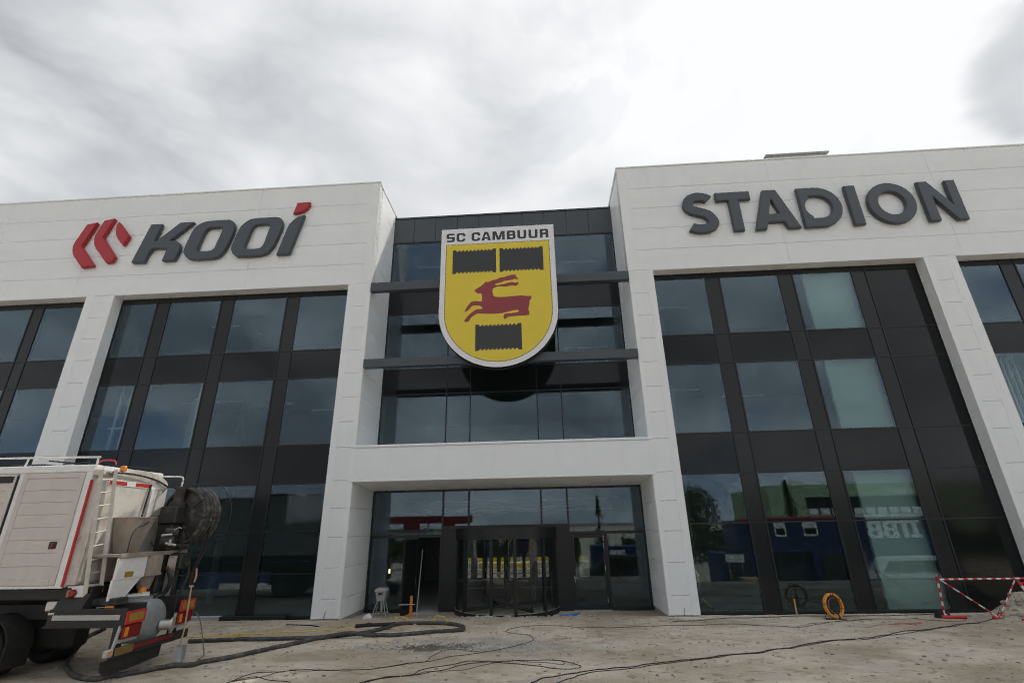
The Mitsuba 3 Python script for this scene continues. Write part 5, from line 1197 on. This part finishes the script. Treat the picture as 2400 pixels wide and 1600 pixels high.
for k, ch in enumerate('ITBB'):
    obj('letter', [text_back(ch, 1.10, 26.9 - (0, 0.5, 1.58, 2.68)[k] + o, -19.57 + 0.002 * i, 1.62, 1.12) for i, o in enumerate((-0.06, 0.0, 0.06))], 'm_board_white', t)
obj('white_band', bx(22.6, 28.4, -19.66, -19.55, 2.95, 3.14), 'm_pale', t)
t = thing('pallet_stack', 'stack of grey pallets before the blue containers', 'pallets')
for k in range(7):
    obj('pallet', [bx(13.2, 14.4, -18.6, -17.6, GB + 0.14 * k + 0.09, GB + 0.14 * k + 0.125)] + [bx(13.2, 14.4, yy, yy + 0.12, GB + 0.14 * k, GB + 0.14 * k + 0.09) for yy in (-18.6, -18.15, -17.72)], 'm_wood', t)
for x0, mt, lb in ((15.4, 'm_blue_tarp', 'blue crate before the containers'), (17.6, 'm_board_side', 'black crate before the containers'), (19.3, 'm_spreader', 'grey crate before the containers')):
    t = thing('crate', lb, 'crate')
    obj('box', [cb(x0, x0 + 1.0, -18.7, -17.9, GB, GB + 0.55, 0.02)], mt, t)
    obj('lid', [cb(x0 - 0.03, x0 + 1.03, -18.73, -17.87, GB + 0.55, GB + 0.62, 0.015)], mt, t)
t = thing('notice_board', 'white notice board on two posts before the blue containers', 'sign')
obj('board', cb(12.7, 14.0, -19.2, -19.15, 0.15, 0.65, 0.005), 'm_pale', t)
for x in (12.9, 13.8):
    obj('post', bx(x, x + 0.06, -19.26, -19.2, GB, 0.65), 'm_steel', t)
t = thing('site_stairs', 'steel stair beside the blue upper cabin', 'stairs')
for k in range(8):
    obj('tread', cb(21.95, 22.55, -19.9 + 0.05 * k, -19.4 + 0.05 * k, GB + 0.3 * k + 0.25, GB + 0.3 * k + 0.29, 0.005), 'm_steel', t)
obj('stringer', [tube([(21.95, -19.6, GB), (21.95, -19.3, 0.8)], 0.03, 6), tube([(22.55, -19.6, GB), (22.55, -19.3, 0.8)], 0.03, 6)], 'm_steel', t)

def van(vx, vy, lab, mat, prof, wins):
    vn = thing('parked_van', lab, 'van')
    obj('body', extr(Polygon([(vx + a, GB + b) for a, b in prof]).buffer(0.06), vy - 1.8, vy), mat, vn)
    for q in wins:
        obj('window', extr(Polygon([(vx + a, GB + b) for a, b in q]), vy - 0.01, vy + 0.072), 'm_spandrel', vn)
    L = max(a for a, b in prof)
    for x in (vx + 0.19 * L, vx + 0.78 * L):
        w = obj('wheel', lathe([(0, -0.1), (0.22, -0.1), (0.33, -0.08), (0.34, 0), (0.33, 0.1), (0, 0.1)], (x, vy - 0.02, GB + 0.33), (0, 1, 0), 28), 'm_rubber', vn)
        obj('hub', lathe([(0, 0), (0.18, 0.01), (0.2, 0.0), (0, 0.03)], (x, vy + 0.08, GB + 0.33), (0, 1, 0), 20), 'm_steel', vn)
    obj('trim_strip', bx(vx + 0.1, vx + L, vy, vy + 0.03, GB + 0.72, GB + 0.80), 'm_black', vn)


VW = ([(1.35, 1.2), (1.85, 1.88), (2.55, 1.88), (2.55, 1.2)], [(2.7, 1.2), (2.7, 1.88), (3.9, 1.88), (3.9, 1.2)], [(4.05, 1.2), (4.05, 1.88), (5.2, 1.88), (5.2, 1.2)])
VP = [(0, 0.35), (0.05, 0.95), (1.0, 1.15), (1.75, 1.95), (2.2, 2.05), (5.4, 2.05), (5.5, 1.1), (5.5, 0.35)]
CP = [(0, 0.35), (0.05, 0.75), (1.1, 0.92), (1.75, 1.38), (3.1, 1.40), (3.8, 0.98), (4.3, 0.90), (4.35, 0.35)]
CW = ([(1.3, 0.95), (1.85, 1.32), (2.4, 1.34), (2.4, 0.95)], [(2.5, 0.95), (2.5, 1.34), (3.05, 1.34), (3.6, 0.98)])
van(21.6, -18.4, 'white van parked across the yard, mirrored in the pale pane', 'm_truck_white', VP, VW)
van(3.2, -21.0, 'dark van parked across the yard before the small blue cabin', 'm_black', VP, VW)
van(-2.6, -23.0, 'grey car parked across the yard, mirrored beside the revolving door', 'm_greytank', CP, CW)
van(-31.0, -19.0, 'dark blue van mirrored in the left ground floor glass', 'm_cabin_blue', VP, VW)
cabin(4.4, 10.6, -26.0, GB - 0.02, 1.0, 'small blue cabin across the yard with one white window', ((6.0, 7.2, -0.6, 0.4),))
cabin(-34.0, -22.0, -30.0, GB - 0.02, 1.0, 'long dark blue container across the yard on the left')
gb = thing('green_building', 'long pale green hall across the road with a window band, mirrored in the right glass', 'building')
gy = -59.0
obj('wall', [bx(33.5, 66, gy - 15, gy, GB, 3.4), bx(33.5, 38.8, gy - 15, gy, 3.4, 5.9), bx(57, 66, gy - 15, gy, 3.4, 5.9), bx(33.5, 66, gy - 15, gy, 5.9, 7.7), bx(38.8, 57, gy - 15, gy - 0.6, 3.4, 5.9)], 'm_green_wall', gb)
for k in range(11):
    w = obj('window', [bx(38.8 + 1.65 * k, 38.8 + 1.65 * k + 0.14, gy - 0.3, gy + 0.02, 3.4, 5.9), bx(38.94 + 1.65 * k, 40.45 + 1.65 * k, gy - 0.3, gy - 0.1, 4.55, 4.65)], 'm_alu', gb)
    obj('pane', bx(38.94 + 1.65 * k, 40.45 + 1.65 * k, gy - 0.25, gy - 0.2, 4.65, 5.9), 'm_spandrel', w)
    obj('blind', bx(38.94 + 1.65 * k, 40.45 + 1.65 * k, gy - 0.2, gy - 0.12, 3.45, 4.3), 'm_pale', w)
obj('roof_unit', [bx(37.5, 40, gy - 4, gy - 2, 7.7, 8.5)], 'm_pale', gb)
obj('letter', [text_back('Fida', 0.95, 54.3 + o, gy + 0.01 + 0.002 * i, 6.1) for i, o in enumerate((-0.05, 0.05))], 'm_board_white', gb)

hl = thing('grey_hall', 'low grey hall far across the yard on the left', 'building')
obj('wall', bx(-62, -18, -72, -60, GB, 2.6), 'm_concrete', hl)
obj('roof', bx(-62.3, -17.7, -72.3, -59.7, 2.6, 3.0), 'm_pale', hl)
for x in (-52, -44, -36, -28):
    obj('door', cb(x, x + 3.5, -60.05, -59.9, GB, 1.8, 0.02), 'm_board_side', hl)

rc = thing('red_canopy', 'red fascia canopy on grey posts across the yard, mirrored in the entrance glass', 'canopy')
obj('fascia', [cb(-20.6, -6.7, -24.3, -24.0, 3.2, 3.86, 0.02), cb(-13.1, -11.6, -24.28, -24.02, 2.65, 3.22, 0.02), cb(-9.5, -8.3, -24.28, -24.02, 2.65, 3.22, 0.02)], 'm_canopy', rc)
for x in (-20.2, -15.0, -10.8, -7.0):
    obj('post', cyl((x, -24.15, GB), (x, -24.15, 3.3), 0.09), 'm_steel', rc)

def leaves(center, radii, n, size, seed, cone=False):
    g = np.random.default_rng(seed)
    u = g.normal(size=(n, 3)); u /= np.linalg.norm(u, axis=1, keepdims=True)
    rad = g.random(n) ** 0.45
    p = u * rad[:, None]
    if cone:
        h = g.random(n) ** 1.3
        a = g.random(n) * 6.283
        r = (1 - h) ** 0.8 * (0.15 + 0.85 * g.random(n)) * (0.55 + 0.45 * np.sin(a * 4 + np.floor(h * 13) * 2.4)) * (0.7 + 0.6 * meshkit.noise(np.stack([h * 9, a, 0 * a], 1), seed))
        p = np.stack([r * np.cos(a), r * np.sin(a), h * 2 - 1], 1)
    lump = meshkit.fbm(p * 1.8 + seed, 3, 3)
    keep = lump > 0.40
    c = np.array(center) + p[keep] * np.array(radii)
    k = len(c)
    d1 = g.normal(size=(k, 3)); d1 /= np.linalg.norm(d1, axis=1, keepdims=True)
    d2 = np.cross(d1, g.normal(size=(k, 3))); d2 /= np.linalg.norm(d2, axis=1, keepdims=True)
    s = size * g.uniform(0.6, 1.3, (k, 1))
    v = np.stack([c - d1 * s, c + d2 * s * 0.5, c + d1 * s, c - d2 * s * 0.5], 1).reshape(-1, 3)
    i = np.arange(k)[:, None] * 4
    return trimesh.Trimesh(v, np.vstack([i + [0, 1, 2], i + [0, 2, 3]]), process=False)


for k, (x, y, h, r, cone, lab) in enumerate(((29.4, -44, 9.0, 1.4, True, 'slim conifer before the green hall'), (52.5, -44, 8.8, 1.6, True, 'tall dark conifer at the far right across the yard'), (7.1, -44, 7.9, 0.9, True, 'thin poplar mirrored in the right entrance pane'),
                                          (17.4, -42, 9.0, 2.9, False, 'broad leafy tree mirrored beside the right entrance column'), (-38.4, -44, 6.7, 0.8, True, 'small cone tree mirrored in the left ground floor'), (-32.9, -44, 7.8, 1.2, True, 'larger cone tree mirrored left of the white column'), (46.0, -44, 5.2, 1.4, False, 'round tree before the dark right panel'))):
    t = thing('tree', lab, 'tree')
    obj('trunk', tube([(x, y, GB - 0.2), (x + 0.05, y, GB + h * 0.4), (x, y, GB + h * 0.9)], [0.16, 0.11, 0.03], 8), 'm_bark', t)
    if cone:
        obj('crown', leaves((x, y, GB + h * 0.55), (r * 1.5, r * 1.5, h * 0.46), 2600, 0.17, 11 + k, True), 'm_leaf', t)
    else:
        obj('crown', leaves((x, y, GB + h * 0.60), (r, r, h * 0.40), 3800, 0.20, 11 + k), 'm_leaf', t)

for k, (x0, x1, y, h, lab) in enumerate(((-17.0, 4.0, -38.0, 3.4, 'dense hedge across the yard behind the parked cars'), (10.0, 60.0, -46.0, 3.6, 'long hedge before the green hall'), (-70.0, -18.0, -52.0, 3.2, 'hedge before the low grey hall'))):
    g = np.random.default_rng(50 + k)
    n = int((x1 - x0) * 150)
    hq = thing('hedge', lab, 'hedge')
    c = np.stack([g.uniform(x0, x1, n), y + g.normal(0, 0.5, n), GB + h * g.random(n) ** 0.7], 1)
    c[:, 2] -= 0.9 * meshkit.noise(c * np.array([0.35, 0, 0]), 3) * (c[:, 2] - GB) / h
    d1 = g.normal(size=(n, 3)); d1 /= np.linalg.norm(d1, axis=1, keepdims=True)
    d2 = np.cross(d1, g.normal(size=(n, 3))); d2 /= np.linalg.norm(d2, axis=1, keepdims=True)
    sz = 0.30 * g.uniform(0.6, 1.3, (n, 1))
    v = np.stack([c - d1 * sz, c + d2 * sz * 0.6, c + d1 * sz, c - d2 * sz * 0.6], 1).reshape(-1, 3)
    i = np.arange(n)[:, None] * 4
    obj('foliage', trimesh.Trimesh(v, np.vstack([i + [0, 1, 2], i + [0, 2, 3]]), process=False), 'm_leaf', hq)
    obj('stem', [tube([(x, y, GB), (x + 0.1, y, GB + h * 0.7)], 0.05, 5) for x in np.arange(x0 + 1, x1, 2.0)], 'm_bark', hq)
